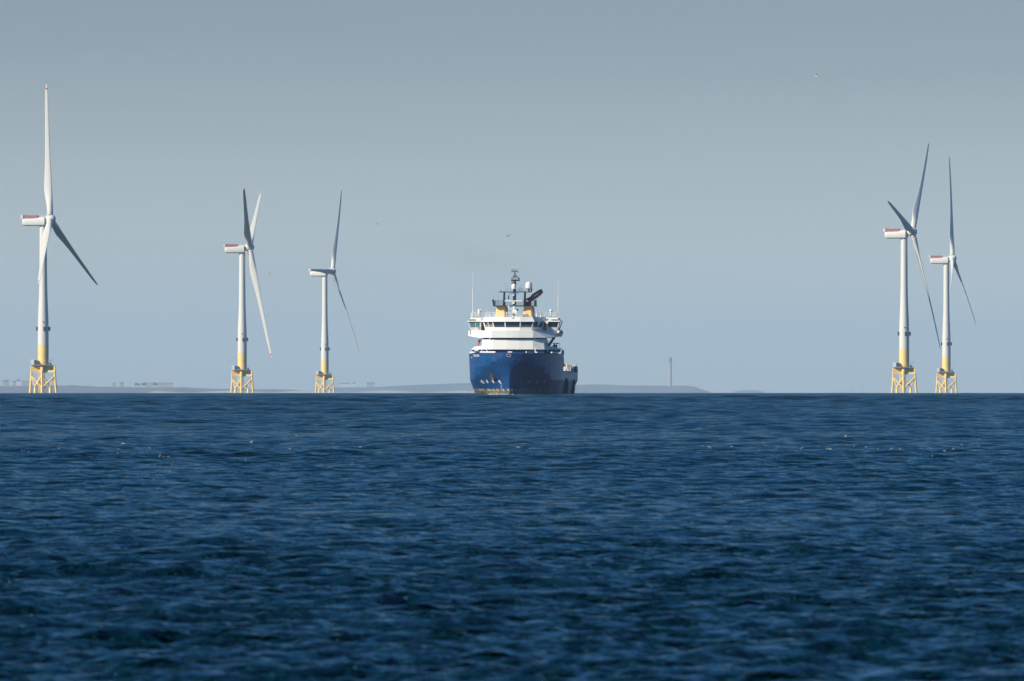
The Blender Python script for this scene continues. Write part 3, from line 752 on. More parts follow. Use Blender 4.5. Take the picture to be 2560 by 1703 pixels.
# wheelhouse body: leans outward towards the top
zw0, zw1, zw2 = z2, SZh(818.3, 13), SZh(804.6, 13)
def whp(g, y0): return [(-6.9-g,15.9-g),(-4.45-g,12.3-g),(-1.7-g*.3,11.6+y0-g),(1.7+g*.3,11.6+y0-g),(4.45+g,12.3-g),(6.9+g,15.9-g),(6.9+g,25),(-6.9-g,25)]
MB().prism(whp(0,0), zw0, zw1, whp(.1,0)).build('wheelhouse_wall', M_sup, ship)
core = MB().prism(whp(.0,.05), zw1, zw2, whp(.35,.05)).build('wheelhouse_core', M_blk, ship)
def wh_face(i, g, z):      # corner of facet i at height z
    g = .1 + .35*(z-zw1)/(zw2-zw1); q = whp(g, 0); return Vector((*q[i], z)), Vector((*q[i+1], z))
def pane(i, t0, t1, name, material, zlo=.06, zhi=.05, off=.03, parent=ship):
    zA, zB = zw1+zlo, zw2-zhi; a0, b0 = wh_face(i, 0, zA); a1, b1 = wh_face(i, 0, zB)
    q = [a0.lerp(b0,t0), a0.lerp(b0,t1), a1.lerp(b1,t1), a1.lerp(b1,t0)]
    n_ = (q[1]-q[0]).cross(q[3]-q[0]).normalized()
    if n_.y > 0: n_ = -n_
    m = MB().hexa([q[0]-n_*.05, q[1]-n_*.05, q[2]-n_*.05, q[3]-n_*.05, q[0]+n_*off, q[1]+n_*off, q[2]+n_*off, q[3]+n_*off])
    return m.build(name, material, parent)
for i, spans in [(0, [(.12,.48),(.54,.96)]), (1, [(.06,.95)]), (2, [(.03,.97)]), (3, [(.05,.94)]), (4, [(.04,.46),(.52,.88)])]:
    for k, (a, b_) in enumerate(spans):
        pn = pane(i, a, b_, 'bridge_window', M_glass)
        if i == 0: pane(i, a+.02, b_-.02, 'blind', M_blind, .06, .78, .035, pn)
        if i in (1,2,3): pane(i, a+.03, b_-.03, 'window_rail', M_greyb, .28, .98, .05, pn)
    posts = [0] + [x for s_ in spans for x in s_] + [1]
    for a, b_ in zip(posts[::2], posts[1::2]):
        if b_ > a: pane(i, a, b_, 'window_post', M_sup, 0, 0, .055)
# wing control cabs
for s in (-1, 1):
    xi, xo = 7.9, 10.75; yf = 15.3 if s > 0 else 15.6; m = MB()
    lo = [(s*xi,yf+.5),(s*(xo-.35),yf+.5),(s*(xo-.35),23),(s*xi,23)]
    MB().prism(lo, z2+.02, zw1, [(s*xi,yf+.25),(s*(xo-.1),yf+.25),(s*(xo-.1),23),(s*xi,23)]).build('wing_cab_wall', M_sup, ship)
    gl = M_glass_sky if s < 0 else M_glass
    MB().prism([(s*(xi+.25),yf+.27),(s*(xo-.35),yf+.27),(s*(xo-.35),22.8),(s*(xi+.25),22.8)], zw1, zw2, [(s*(xi+.25),yf-.05),(s*(xo-.02),yf-.05),(s*(xo-.02),22.8),(s*(xi+.25),22.8)]).build('cab_window', gl, ship)
    m = MB()
    for (xa, xb, xa2, xb2) in [(xi,xi+.27,xi,xi+.27),(xo-.37,xo-.12,xo-.04,xo+.2)]:
        m.prism([(s*xa,yf+.22),(s*xb,yf+.22),(s*xb,yf+.5),(s*xa,yf+.5)], zw1, zw2, [(s*xa2,yf-.1),(s*xb2,yf-.1),(s*xb2,yf+.2),(s*xa2,yf+.2)])
    if s < 0: m.prism([(-9.2,yf+.22),(-9.08,yf+.22),(-9.08,yf+.5),(-9.2,yf+.5)], zw1, zw2, [(-9.2,yf-.1),(-9.08,yf-.1),(-9.08,yf+.2),(-9.2,yf+.2)])
    m.build('cab_frame', M_sup if s > 0 else M_sup, ship)
    z3 = SZh(794.5, 16)
    MB().prism([(s*(xi-.5),yf-.35),(s*(xo+.55),yf-.35),(s*(xo+.55),23.4),(s*(xi-.5),23.4)], zw2+.004, zw2+.16).build('cab_roof_edge', M_sup, ship)
    MB().prism([(s*(xi-.3),yf-.2),(s*(xo+.3),yf-.2),(s*(xo+.3),23.2),(s*(xi-.3),23.2)], zw2+.164, z3, [(s*(xi+.1),yf+.4),(s*(xo-.35),yf+.4),(s*(xo-.35),23),(s*(xi+.1),23)]).build('cab_roof', M_sup, ship)
    m = MB(); zc = SZh(800.2, 15); xm = 9.2
    m.box(min(s*xm,s*(xo+.02)), max(s*xm,s*(xo+.02)), yf-.12, yf+.5, zc-.13, zc+.13); m.build('roof_slot', M_blk, ship)
# raised roof over the wheelhouse with sloping visor
z4 = SZh(792.2, 13)
MB().prism(whp(.75,0), zw2+.003, z4, whp(.2,0)).build('wheelhouse_roof', M_sup, ship)
for s in (-1,1):   # roof bridging between wheelhouse and cabs
    MB().prism([(s*6.3,17.6 if s > 0 else 16.4),(s*8.3,17.6 if s > 0 else 16.2),(s*8.3,24),(s*6.3,24)], zw2+.02, z4-.12).build('connecting_roof', M_sup, ship)
    MB().prism([(s*6.6,18.6),(s*8.0,18.6),(s*8.0,19),(s*6.6,19)], z2, zw2).build('wing_bulkhead', M_sup, ship)
    MB().box(min(s*7.3,s*7.75), max(s*7.3,s*7.75), 18.55, 18.62, zw1-.5, zw2-.1).build('wing_door_window', M_glass_sky if s < 0 else M_glass, ship)
# name board / badge on the visor, spotlight clutter
MB().tube([P(1279.5,794.2,11.2), P(1284,795.6,11.2)], .14, 6).build('visor_plate', M_greyb, ship)
# red lifebuoys and equipment on the wings
def torus(c, R_, r_, axis='Y'):
    return MB().tube([(c[0]+R_*math.cos(2*math.pi*q/18), c[1], c[2]+R_*math.sin(2*math.pi*q/18)) for q in range(19)], r_, 8, cap=False)
torus(P(*A_(402,1192),15.2), .24, .09).build('lifebuoy', M_red, ship)
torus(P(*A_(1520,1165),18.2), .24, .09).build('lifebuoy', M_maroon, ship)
m = MB()
for (x, y) in [(245,1232),(272,1228),(246,1258),(276,1252),(245,1282),(280,1278)]: m.add([], []).box(*(lambda p: (p.x-.12,p.x+.12,p.y-.1,p.y+.1,p.z-.1,p.z+.1))(P(*A_(x,y),16.35)))
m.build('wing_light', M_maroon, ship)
m = MB(); p = P(*A_(1780,1250), 16.0); m.ball(p, .42, 12); m.build('searchlight', M_sup, ship)
m = MB().tube([p+Vector((.6,0,.3)), p+Vector((.75,0,-.5))], .32, 10); m.build('fender_ball', M_blk, ship)
MB().box(p.x-.55,p.x+.85,p.y-.1,p.y+.6,p.z+.38,p.z+.5).build('light_bracket', M_blk, ship)
for x, y in [(221,1330),(1815,1330)]:
    a = P(*A_(x,y-28),17); b_ = P(*A_(x,y+8),17); MB().tube([a,b_],[.07,.12],8).build('hanging_lamp', M_greyb, ship)
a = P(*A_(1545,1075),15.2); MB().tube([a, P(*A_(1590,1095),15.2)], [.12,.34], 10).build('horn', M_sup, ship)
MB().tube([P(*A_(1600,1075),15), P(*A_(1500,1020),15)], .07, 6).build('wing_stay', M_sup, ship)
MB().tube([P(*A_(1838,1075),16), P(*A_(1790,1215),16.3)], .1, 6).build('drain_pipe', M_blk, ship)
# monkey-island railings
def railing(pts, h, material, parent, name='railing', rails=3, gap=1.5, r=.04):
    m = MB()
    for a, b_ in zip(pts, pts[1:]):
        a, b_ = Vector(a), Vector(b_); n_ = max(1, round((b_-a).length/gap))
        for k in range(n_+1):
            q = a.lerp(b_, k/n_); m.tube([q, q+Vector((0,0,h))], r*1.2, 6)
        for k in range(rails):
            zz = Vector((0,0,h*(k+1)/rails)); m.tube([a+zz, b_+zz], r, 6)
    return m.build(name, material, parent)
zr = SZh(793.4, 15)
railing([(-10.4,23,zr),(-10.4,15.9,zr),(-7.9,15.9,zr),(-6.8,15.9,zr),(-4.3,13.4,z4),(0,12.0,z4),(4.3,13.4,z4),(6.8,16.2,z4),(8,16.2,zr),(10.4,15.9,zr),(10.4,23,zr)], 1.05, M_sup, ship, 'roof_railing')
# funnels
for s, (bl, br, tl, tr_) in [(-1, (665,868,700,850)), (1, (1137,1338,1172,1312))]:
    zb_, zt_ = SZh(A_(0,992)[1],22), SZh(A_(0,806)[1],22)
    x0, x1 = SX(A_(bl,0)[0],22), SX(A_(br,0)[0],22); x2, x3 = SX(A_(tl,0)[0],22), SX(A_(tr_,0)[0],22)
    e = .28
    def rp(x0,x1,y0,y1,e): return [(x0+e,y0),(x1-e,y0),(x1,y0+e*2),(x1,y1-e),(x1-e,y1),(x0+e,y1),(x0,y1-e),(x0,y0+e*2)]
    MB().prism(rp(x0,x1,21.4,27.5,e), z4-1.5, zt_, rp(x2,x3,22.6,26.6,e)).build('funnel', M_fun, ship, auto=20)
    m = MB().prism(rp(x1-.3,x1+.32,23.6,28.6,.05), z4-1.5, zt_-.1, rp(x3-.2,x3+.25,23.6,27.6,.05)); m.build('funnel_casing', M_greyb, ship)
# black platform joining the funnels
zp0, zp1, zpr = SZh(A_(0,806)[1],22), SZh(A_(0,788)[1],22), SZh(A_(0,706)[1],22)
xl, xr = SX(A_(655,0)[0],22), SX(A_(1378,0)[0],22)
MB().box(xl,xr,21.2,28,zp0+.004,zp1).build('funnel_platform', M_blk, ship)
railing([(xl,27.8,zp1),(xl-.1,21.4,zp1),(xr-.1,21.4,zp1),(xr-.1,27.8,zp1)], zpr-zp1, M_blk, ship, 'platform_railing', 4, 2.4, .045)
m = MB()
m.prism([(xl-.1,21.3),(xl+.32,21.3),(xl+.32,22.4),(xl-.1,22.4)], zp0, zpr+.3, [(xl-.4,21.3),(xl-.02,21.3),(xl-.02,22.4),(xl-.4,22.4)])
m.prism([(xr-.3,21.3),(xr+.05,21.3),(xr+.05,22.4),(xr-.3,22.4)], zp0, zpr+.1); m.tube([P(*A_(1378,706),22), P(*A_(1385,680),22), P(*A_(1398,690),22)], .07, 6)
m.build('platform_end', M_blk, ship)
# goal-post mast
for xa, xb in ((820,853),(1178,1211)):
    xa0, xb0 = SX(A_(xa-8,0)[0],22), SX(A_(xb+2,0)[0],22); xa1, xb1 = SX(A_(xa+4,0)[0],22), SX(A_(xb,0)[0],22)
    MB().prism([(xa0,21.6),(xb0,21.6),(xb0,22.4),(xa0,22.4)], zp1, SZh(A_(0,560)[1],22), [(xa1,21.7),(xb1,21.7),(xb1,22.3),(xa1,22.3)]).build('mast_post', M_blk, ship)
zc0, zc1 = SZh(A_(0,563)[1],22), SZh(A_(0,548)[1],22)
MB().box(SX(A_(742,0)[0],22), SX(A_(1310,0)[0],22), 21.5, 22.9, zc0, zc1).build('crossbar', M_blk, ship)
xm0, xm1 = SX(A_(985,0)[0],21), SX(A_(1041,0)[0],21)
MB().prism([(xm0,20.9),(xm1,20.9),(xm1,21.45),(xm0,21.45)], zp0+.3, SZh(A_(0,352)[1],21), [(xm0+.1,20.95),(xm1,20.95),(xm1,21.4),(xm0+.1,21.4)]).build('main_mast', M_blk, ship)
def seg(m, pts, r, Y): m.tube([P(*A_(x,y),Y) for x, y in pts], r, 7)
m = MB(); seg(m, [(955,353),(1105,353)], .17, 21.2); seg(m, [(975,335),(1020,272)], .11, 21.2); seg(m, [(1090,335),(1035,272)], .11, 21.2)
seg(m, [(1025,352),(1025,285)], .08, 21.2); seg(m, [(1020,285),(1021,200)], .15, 21.2)
seg(m, [(962,353),(962,300)], .05, 21.2); seg(m, [(1098,353),(1098,292)], .05, 21.2); seg(m, [(993,292),(993,262)], .06, 21.2); seg(m, [(1055,292),(1055,265)], .06, 21.2)
seg(m, [(990,283),(1060,283)], .05, 21.2); seg(m, [(962,205),(985,198),(1060,198),(1080,212)], .08, 21.2)
for x, y0, y1, r_ in [(970,205,160,.05),(987,198,140,.05),(1010,198,160,.04),(1034,198,160,.04),(1055,198,150,.06),(968,215,205,.1),(1077,218,208,.1)]:
    seg(m, [(x,y0),(x,y1)], r_, 21.2)
m.build('topmast', M_blk, ship)
m = MB(); m.ball(P(*A_(986,134),21.2), .14, 8); m.ball(P(*A_(1056,146),21.2), .14, 8); m.build('wind_sensor', M_sup, ship)
# radomes
c = P(*A_(1003,460),20.3); m = MB().lathe((c.x,c.y,c.z), [(.2,-.66),(.5,-.64),(.54,-.5),(.56,.1),(.5,.4),(.33,.58),(.1,.65),(.01,.66)], 20); m.build('small_radome', M_sup, ship, smooth=True)
c = P(*A_(1261,440),21.8); m = MB().lathe((c.x,c.y,c.z), [(.3,-.88),(.75,-.76),(.80,-.55),(.80,.15),(.72,.5),(.5,.76),(.25,.86),(.01,.88)], 24); m.build('large_radome', M_sup, ship, smooth=True)
m = MB(); seg(m, [(1265,552),(1262,500)], .2, 21.8); seg(m, [(1300,552),(1310,500)], .17, 21.8); seg(m, [(1225,505),(1330,502)], .08, 21.8); m.build('radome_stand', M_blk, ship)
# radar scanners
def barx(xa, xb, y, Y, h, name, material):
    a, b_ = P(*A_(xa,y),Y), P(*A_(xb,y),Y); return MB().box(a.x,b_.x,Y-.18,Y+.18,a.z-h/2,a.z+h/2).build(name, material, ship)
barx(845,1145,711,20.2,.24,'radar_scanner',M_sup); a = P(*A_(993,735),20.4); MB().box(a.x-.3,a.x+.3,20.2,20.9,a.z-.35,a.z+.28).build('radar_motor', M_sup, ship)
barx(932,1082,578,20.4,.2,'radar_scanner',mat("radar_blue", (.06,.22,.42), .5)); a = P(*A_(1000,608),20.5); MB().ball(a, .24, 10).build('radar_motor', M_sup, ship)
# white lower mast with lamps and camera clutter
m = MB().prism([(SX(A_(965,0)[0],20),19.7),(SX(A_(1052,0)[0],20),19.7),(SX(A_(1052,0)[0],20),20.7),(SX(A_(965,0)[0],20),20.7)], z4-.2, SZh(A_(0,850)[1],20),
   [(SX(A_(978,0)[0],20),19.8),(SX(A_(1046,0)[0],20),19.8),(SX(A_(1046,0)[0],20),20.5),(SX(A_(978,0)[0],20),20.5)])
m.build('lower_mast', M_sup, ship)
m = MB(); a = P(*A_(1008,828),19.8); m.ball(a, .34, 10); seg(m, [(912,805),(918,850),(970,855)], .08, 19.8); m.ball(P(*A_(912,803),19.8), .2, 8); seg(m, [(1045,905),(1062,900)], .2, 19.8); m.build('mast_lamp', M_sup, ship)
m = MB(); m.ball(P(*A_(1062,866),19.7), .26, 10); m.ball(P(*A_(992,938),19.5), .22, 8); m.ball(P(*A_(990,962),19.5), .18, 8); seg(m, [(955,938),(1012,932)], .09, 19.5); m.build('mast_camera', M_blk, ship)
# exhaust pipes leaning out over the port side
for pts in ([(1235,690),(1300,655),(1340,610),(1440,543),(1470,532)], [(1265,730),(1310,690),(1400,635),(1465,582),(1482,562)]):
    ex = MB().tube([P(*A_(x,y),23.4) for x, y in pts], [.30,.34,.34,.34,.30], 14).build('exhaust_pipe', M_rust, ship, auto=50)
    a, b_ = P(*A_(*pts[-1]),23.4), P(*A_(*pts[-2]),23.4); MB().tube([a+(a-b_).normalized()*.02, a+(a-b_).normalized()*.35], [.32,.30], 14).build('pipe_mouth', M_blk, ex)
m = MB(); m.box(SX(A_(1205,0)[0],23.4), SX(A_(1300,0)[0],23.4), 22.9, 24.6, zp1, SZh(A_(0,720)[1],23.4)); seg(m, [(1205,680),(1250,684)], .18, 23); m.build('exhaust_box', M_blk, ship)
m = MB(); seg(m, [(1217,700),(1217,760)], .09, 22.7); seg(m, [(1266,735),(1268,775)], .22, 22.7); m.build('exhaust_elbow', M_rust, ship)
# platform whips and instruments
m = MB()
for x, y0, y1, r_ in [(655,700,606,.04),(727,790,598,.06),(863,548,388,.05),(905,548,430,.03),(1108,548,440,.04),(1142,548,465,.05),(1145,465,388,.02),(950,548,505,.05),(1088,548,500,.03)]:
    m = MB(); seg(m, [(x,y0),(x,y1)], r_, 21.6); m.build('whip_aerial', M_greyb, ship)
m = MB(); seg(m, [(850,548),(865,500),(960,500)], .035, 21.6); seg(m, [(1062,548),(1085,500),(1190,500),(1225,548)], .035, 21.6); seg(m, [(1080,525),(1205,525)], .03, 21.6)
seg(m, [(778,552),(778,525)], .14, 21.6); seg(m, [(766,522),(792,518)], .1, 21.6)
m.build('crossbar_railing', M_greyb, ship)
# tall whip aerials at the wing tips
for (x, y0, ym, y1, s) in [(291,945,500,190,-1),(1773,945,620,310,1)]:
    m = MB(); seg(m, [(x,y0),(x,790)], .09, 16.5); seg(m, [(x,790),(x+1,ym)], .11, 16.5); seg(m, [(x+1,ym),(x+3,y1)], .045, 16.5)
    if s < 0: seg(m, [(x,860),(335,940)], .06, 16.5); seg(m, [(x,860),(275,940)], .06, 16.5)
    m.build('tall_aerial', M_sup, ship)
m = MB(); 
for x, y0, y1, r_ in [(348,985,850,.03),(537,985,840,.05),(587,985,875,.04),(590,985,915,.12),(880,985,890,.04),(1390,985,870,.05),(1397,985,915,.1),(1458,985,842,.05),(1470,1000,955,.14),(1512,985,960,.05),(1543,985,958,.08),(1712,985,915,.05),(668,985,905,.08),(1125,985,960,.08),(1225,985,925,.04),(1305,985,915,.04),(725,985,915,.04)]:
    m = MB(); seg(m, [(x,y0),(x,y1)], r_, 14.2); m.build('roof_aerial', M_sup, ship)
# satellite drum (left) and dome on a post (right)
c = P(*A_(402,985),16.6); m = MB().lathe((c.x,c.y,c.z-.3), [(.36,0),(.36,1.75),(.3,2.0),(.15,2.15),(.01,2.18)], 18); m.tube([(c.x+.42,c.y,c.z),(c.x+.42,c.y,c.z+1.95)], .12, 8); m.build('satellite_drum', M_sup, ship, smooth=True)
c = P(*A_(1646,880),16); m = MB().ball((c.x,c.y,c.z), .38, 14); m.tube([(c.x,c.y,c.z-1.75),(c.x,c.y,c.z-.6),(c.x,c.y,c.z-.3)], [.14,.13,.24], 10); m.build('dome_aerial', M_sup, ship, smooth=True)
# side wings of the fore deckhouse
for s in (-1,1):
    zb_ = zb; m = MB(); 
    m.loft([[(s*7.4,14.5,zb_),(s*7.4,24,zb_),(s*7.4,24,SZh(864.5,16)),(s*7.4,15.2,SZh(864.5,16))], [(s*9.6,17,zb_),(s*9.6,24,zb_),(s*9.6,24,SZh(867.2,17)),(s*9.6,17.4,SZh(867.2,17))], [(s*10.35,18.2,zb_),(s*10.35,24,zb_),(s*10.3,24,zb_+.25),(s*10.2,18.4,zb_+.25)]])
    m.build('side_wing', M_sup, ship)
    MB().box(*( (-10.1,-7.3) if s < 0 else (7.3,10.1)), 17.2, 23.5, 8.7, zb-.01).build('side_house', M_blue, ship)
# white posts on the forecastle
m = MB(); seg2 = lambda m, pts, r, Y: m.tube([P(*B_(x,y),Y) for x, y in pts], r, 8)
seg2(m, [(538,705),(538,620)], .13, 6.5); seg2(m, [(538,632),(548,618)], .08, 6.5); seg2(m, [(1374,705),(1374,632),(1392,628)], .13, 6.5); seg2(m, [(1392,628),(1402,645)], .07, 6.5)
m.build('davit_post', M_sup, ship)
m = MB(); seg2(m, [(448,680),(448,655)], .1, 9); seg2(m, [(382,680),(384,652)], .12, 10); seg2(m, [(1590,690),(1590,655)], .1, 14); m.box(*(lambda p: (p.x-.35,p.x+.35,p.y-.3,p.y+.3,p.z-.15,p.z+.2))(P(*B_(345,668),12)))
m.build('bollard', M_sup, ship)
# port-side gear: crane jib, cage ladder, rescue-boat davit
m = MB(); m.tube([P(*B_(1592,612),24), P(*B_(1622,560),24), P(*B_(1690,458),24)], [.36,.34,.3], 8); m.ball(P(*B_(1692,455),24), .38, 10); m.build('crane_jib', mat("crane_grey_blue", (.20,.30,.42), .5), ship)
m = MB()
for x in (1562,1580,1604): seg2(m, [(x,515),(x,595)], .05, 24)
for y in (515,545,570,593): seg2(m, [(1562,y),(1604,y)], .05, 24)
m.build('cage_ladder', M_greyb, ship)
a = P(*B_(1715,595),24); MB().box(a.x-.52,a.x+.52,23.6,25,a.z-.34,a.z+.34).build('winch_housing', M_maroon, ship)
m = MB(); seg2(m, [(1662,541),(1700,545),(1740,538),(1795,545)], .07, 24.2); seg2(m, [(1706,545),(1706,572)], .18, 24.2); seg2(m, [(1745,545),(1745,572)], .07, 24.2); seg2(m, [(1798,545),(1800,640)], .05, 24.2); seg2(m, [(1690,620),(1745,640)], .3, 24.4); seg2(m, [(1735,545),(1770,550)], .1, 24.2)
m.build('davit_frame', M_blk, ship)
MB().tube([P(*B_(1765,642),24.5), P(*B_(1842,642),24.5)], .1, 8).build('yellow_pipe', M_fun, ship)
# rescue boat under the davit
a = P(*B_(1775,672),25); m = MB(); rings = []
for q in range(9):
    t_ = q/8*2-1; wdt = .55*math.sqrt(max(.02,1-t_*t_*.9)); rings.append([(a.x-wdt,a.y+t_*2.6,a.z+.25),(a.x-wdt*.8,a.y+t_*2.6,a.z-.2),(a.x,a.y+t_*2.6,a.z-.42),(a.x+wdt*.8,a.y+t_*2.6,a.z-.2),(a.x+wdt,a.y+t_*2.6,a.z+.25),(a.x,a.y+t_*2.6,a.z+.34)])
rb = m.loft(rings).build('rescue_boat', M_blk, None, auto=40)
rb.matrix_world = ship.matrix_world if False else Matrix.Translation((X0,DS,SZ)) @ Matrix.Rotation(-PSI,4,'Z')
tag(rb, 'small dark rescue boat stowed at the ship side under its davit', 'rescue boat')
# open framework at the shoulder, white edge of the after house
railing([(10.9,24.6,ZTOP),(11.05,28.8,ZTOP)], 1.0, M_greyb, ship, 'side_railing', 3, 1.2)
m = MB().box(10.75,11.25,YSIDE-.5,YSIDE+.05,ZTOP-.1,ZTOP+.95); m.build('shoulder_post', M_sup, ship)
m = MB().prism([(11.0,YSIDE),(11.22,YSIDE),(11.22,YSIDE+.3),(11.0,YSIDE+.3)], 6.9, 9.0); m.build('bulkhead_edge', M_sup, ship)
# starboard rescue gear (red) on the left
m = MB(); seg2(m, [(388,492),(436,492)], .2, 20); seg2(m, [(372,580),(395,540),(400,505)], .22, 20); m.build('liferaft_cradle', M_red, ship)
m = MB(); seg2(m, [(385,540),(412,505)], .16, 19.9); seg2(m, [(430,480),(455,455)], .05, 19.9); m.build('cradle_frame', M_blk, ship)
# working deck: bulwark rail, fenders, bollards
for px, y0, y1 in ((1415.5,945.5,984.5),(1433.8,946.5,984.8)):
    Yf = 38 if px < 1420 else 69.5
    xs_ = side_x(Yf, 3); z0, z1_ = .2, SZh(y0, Yf); m = MB()
    xo_ = BD + .62 - (.3 if px > 1420 else 0)
    m.loft([[(BW-.6,Yf,-1),(xo_-.3,Yf,-1),(xo_-.3,Yf+2.2,-1),(BW-.6,Yf+2.2,-1)], [(10.2,Yf,1.6),(xo_,Yf,1.6),(xo_,Yf+2.2,1.6),(10.2,Yf+2.2,1.6)], [(10.8,Yf,z1_-.8),(xo_+.05,Yf,z1_-.8),(xo_+.05,Yf+2.2,z1_-.8),(10.8,Yf+2.2,z1_-.8)], [(10.9,Yf,z1_),(xo_-.35,Yf,z1_),(xo_-.35,Yf+2.2,z1_),(10.9,Yf+2.2,z1_)]])
    m.build('fender', M_rub, ship)
for s in (-1,1):
    m = MB().tube([(s*11.16,YSIDE+.4,5.74),(s*11.16,65,5.74),(s*11.14,67,ZA+.02),(s*11.0,84,ZA+.02),(s*10.4,88,ZA+.02)], .14, 8); m.build('working_deck_rail', M_hull, ship)
    m = MB()
    for q in range(18): m.box(min(s*10.6,s*11.2), max(s*10.6,s*11.2), 31+q*3.1, 31.12+q*3.1, 5.6, 5.76 if q < 11 else ZA)
    m.build('bulwark_stay', M_hull, ship)
for px, Y in ((1418,42),(1436.5,76),(1440,79)):
    a = P(px, 913, Y); a.z = 0; m = MB().tube([(SX(px,Y),Y,ZA-.6),(SX(px,Y),Y,ZA+(.75 if px<1420 else .6))], .22, 10); m.build('yellow_bollard', M_fun, ship)
a = P(1408.5,911,31); MB().ball((10.9,31.5,ZA+.35), .42, 12).build('ventilator_cowl', M_sup, ship)
# white deck cargo
for i, (pa, pb, ya, yb, Y, lb) in enumerate([(1409,1416.3,914.5,926,43,'narrow white cargo basket nearest the bow on the working deck'),(1416,1424.5,914,926.5,53,'white cargo tank in the middle of the working deck'),(1423,1430,914.5,927,61,'white cargo box farthest aft behind the white tank')]):
    a, b_ = SX(pa,Y), SX(pb,Y); z0, z1_ = SZh(yb,Y), SZh(ya,Y)
    r = empty('deck_cargo', (X0,DS,SZ), -PSI); tag(r, lb, 'cargo container', 'white cargo on the working deck')
    b2 = min(b_+.12, 10.85)
    MB().box(b2-2.4,b2,Y,Y+3.4,5.62,z1_-.1).build('body', M_sup, r)
    m = MB()
    for xx in (b2-2.4,b2-.1): 
        for yy in (Y-.06,Y+3.36): m.box(xx,xx+.12,yy,yy+.1,5.62,z1_+.05)
    m.box(b2-2.42,b2+.04,Y-.07,Y+.05,z1_-.14,z1_+.06); m.box(b2-.08,b2+.04,Y,Y+3.4,z1_-.14,z1_+.06)
    m.build('frame', M_greyb, r)
    # side face panel breaks through the open bulwark
MBo = MB()
# white foam where the stem meets the water
fo = MB(); rng = random.Random(5)
for k in range(150):
    t_ = rng.random(); px = 1236 + t_*78
    side = -1 if px < 1274 else 1; u = rng.uniform(0,.5); p = hull_pt(u, 0, side); q = Vector((p.x*(1.02)+rng.uniform(-.3,.3), p.y - rng.uniform(.05, 1.3), 0))
    ww, hh = rng.uniform(.15,.8), rng.uniform(.04,.2)
    wx_, wy_ = q.x, q.y; zz = SZ + .12 + rng.uniform(-.05,.12)
    W = Matrix.Translation((X0,DS,0)) @ Matrix.Rotation(-PSI,4,'Z') @ Vector((wx_,wy_,0))
    n_ = 7
    ring0 = [(W.x+ww/2*math.cos(2*math.pi*j/n_)*(.7+.5*rng.random()), W.y+.25*math.sin(2*math.pi*j/n_), zz) for j in range(n_)]
    ring1 = [(x*.6+W.x*.4, y*.6+W.y*.4, zz+hh) for x, y, _ in ring0]
    fo.loft([ring0, ring1])
fo.build('bow_foam', mat("sea_foam", (.75,.78,.80), .9), None, smooth=True); tag(bpy.data.objects['bow_foam'], 'thin white foam lapping at the bow of the ship', kind='stuff')

# things hanging from the mast
def place(o): o.matrix_world = Matrix.Translation((X0,DS,SZ)) @ Matrix.Rotation(-PSI,4,'Z'); return o
m = MB(); fa = P(*A_(958,372),20.5); fb = P(*A_(1008,372),20.5); rows = []
def flag_grid(z0, z1_, x0_, x1_, mtl, name, par):
    m = MB(); rings = []
    for j in range(4):
        z = z0+(z1_-z0)*j/3; rings.append([(x0_+(x1_-x0_)*i/8, 20.4+.08*math.sin(i*1.3+j*.4), z+.05*math.sin(i*.9)) for i in range(9)])
    m.loft(rings, closed=False); return m.build(name, mtl, par)
zf0, zf1 = SZh(A_(0,418)[1],20.5), SZh(A_(0,370)[1],20.5)
M_flag = mat("flag_red", (.50,.03,.05), .8); M_flagb = mat("flag_blue", (.03,.05,.22), .8)
fl = flag_grid(zf0, zf1, fa.x, fb.x, M_flag, 'courtesy_flag', None); place(fl); tag(fl, 'small red flag with a blue white cross on the black mast', 'flag')
for (xa, xb, za, zb_, mt_, nm) in [(.28,.5,0,1,M_let,'white_cross'),(.34,.44,0,1,M_flagb,'blue_cross'),(0,1,.36,.64,M_let,'white_cross'),(0,1,.43,.57,M_flagb,'blue_cross')]:
    o = flag_grid(zf0+(zf1-zf0)*za, zf0+(zf1-zf0)*zb_, fa.x+(fb.x-fa.x)*xa, fa.x+(fb.x-fa.x)*xb, mt_, nm, fl); o.location.y = -.03 if mt_ is M_let else -.05
m = MB(); a = P(*A_(918,600),21.6); b_ = P(*A_(908,682),21.6); m.tube([P(*A_(920,565),21.6), a, a.lerp(b_,.5), b_, b_+Vector((0,0,-.03))], [.02,.03,.16,.15,.02], 9)
wsk = m.build('signal_shape', M_blk, None); place(wsk); tag(wsk, 'narrow black cone hanging under the mast crossbar', 'signal')

# ------------------------------------------------------------------ exhaust smoke
def smoke():
    m = MB(); rings = []; rng = random.Random(3)
    path = [(1356,722,.3),(1352,706,.8),(1345,692,1.4),(1322,680,2.2),(1295,672,2.8),(1265,664,3.2),(1235,656,3.5),(1205,650,3.8),(1175,642,4.0),(1140,628,3.6),(1100,614,3.8),(1060,606,3.4),(1020,598,3.0),(985,592,1.6),(970,590,.3)]
    for i, (px, py, r_) in enumerate(path):
        c = at(px, py, DS+30+i*5)
        a = path[max(0,i-1)]; b = path[min(len(path)-1,i+1)]; tx, tz = b[0]-a[0], -(b[1]-a[1]); L_ = math.hypot(tx,tz); nx, nz = -tz/L_, tx/L_
        ring = []
        for k in range(16):
            an = 2*math.pi*k/16; rr = r_*(1+.22*math.sin(3*an+i*1.1)+.12*rng.uniform(-1,1)); ring.append((c.x+nx*rr*math.cos(an), c.y+rr*1.6*math.sin(an), c.z+nz*rr*math.cos(an)))
        rings.append(ring)
    o = m.loft(rings).build('exhaust_smoke', None or sm, None, smooth=True); md = o.modifiers.new('s','SUBSURF'); md.levels = 2; md.render_levels = 2
    tag(o, 'faint brown exhaust smoke drifting left from the ship funnel', kind='stuff')
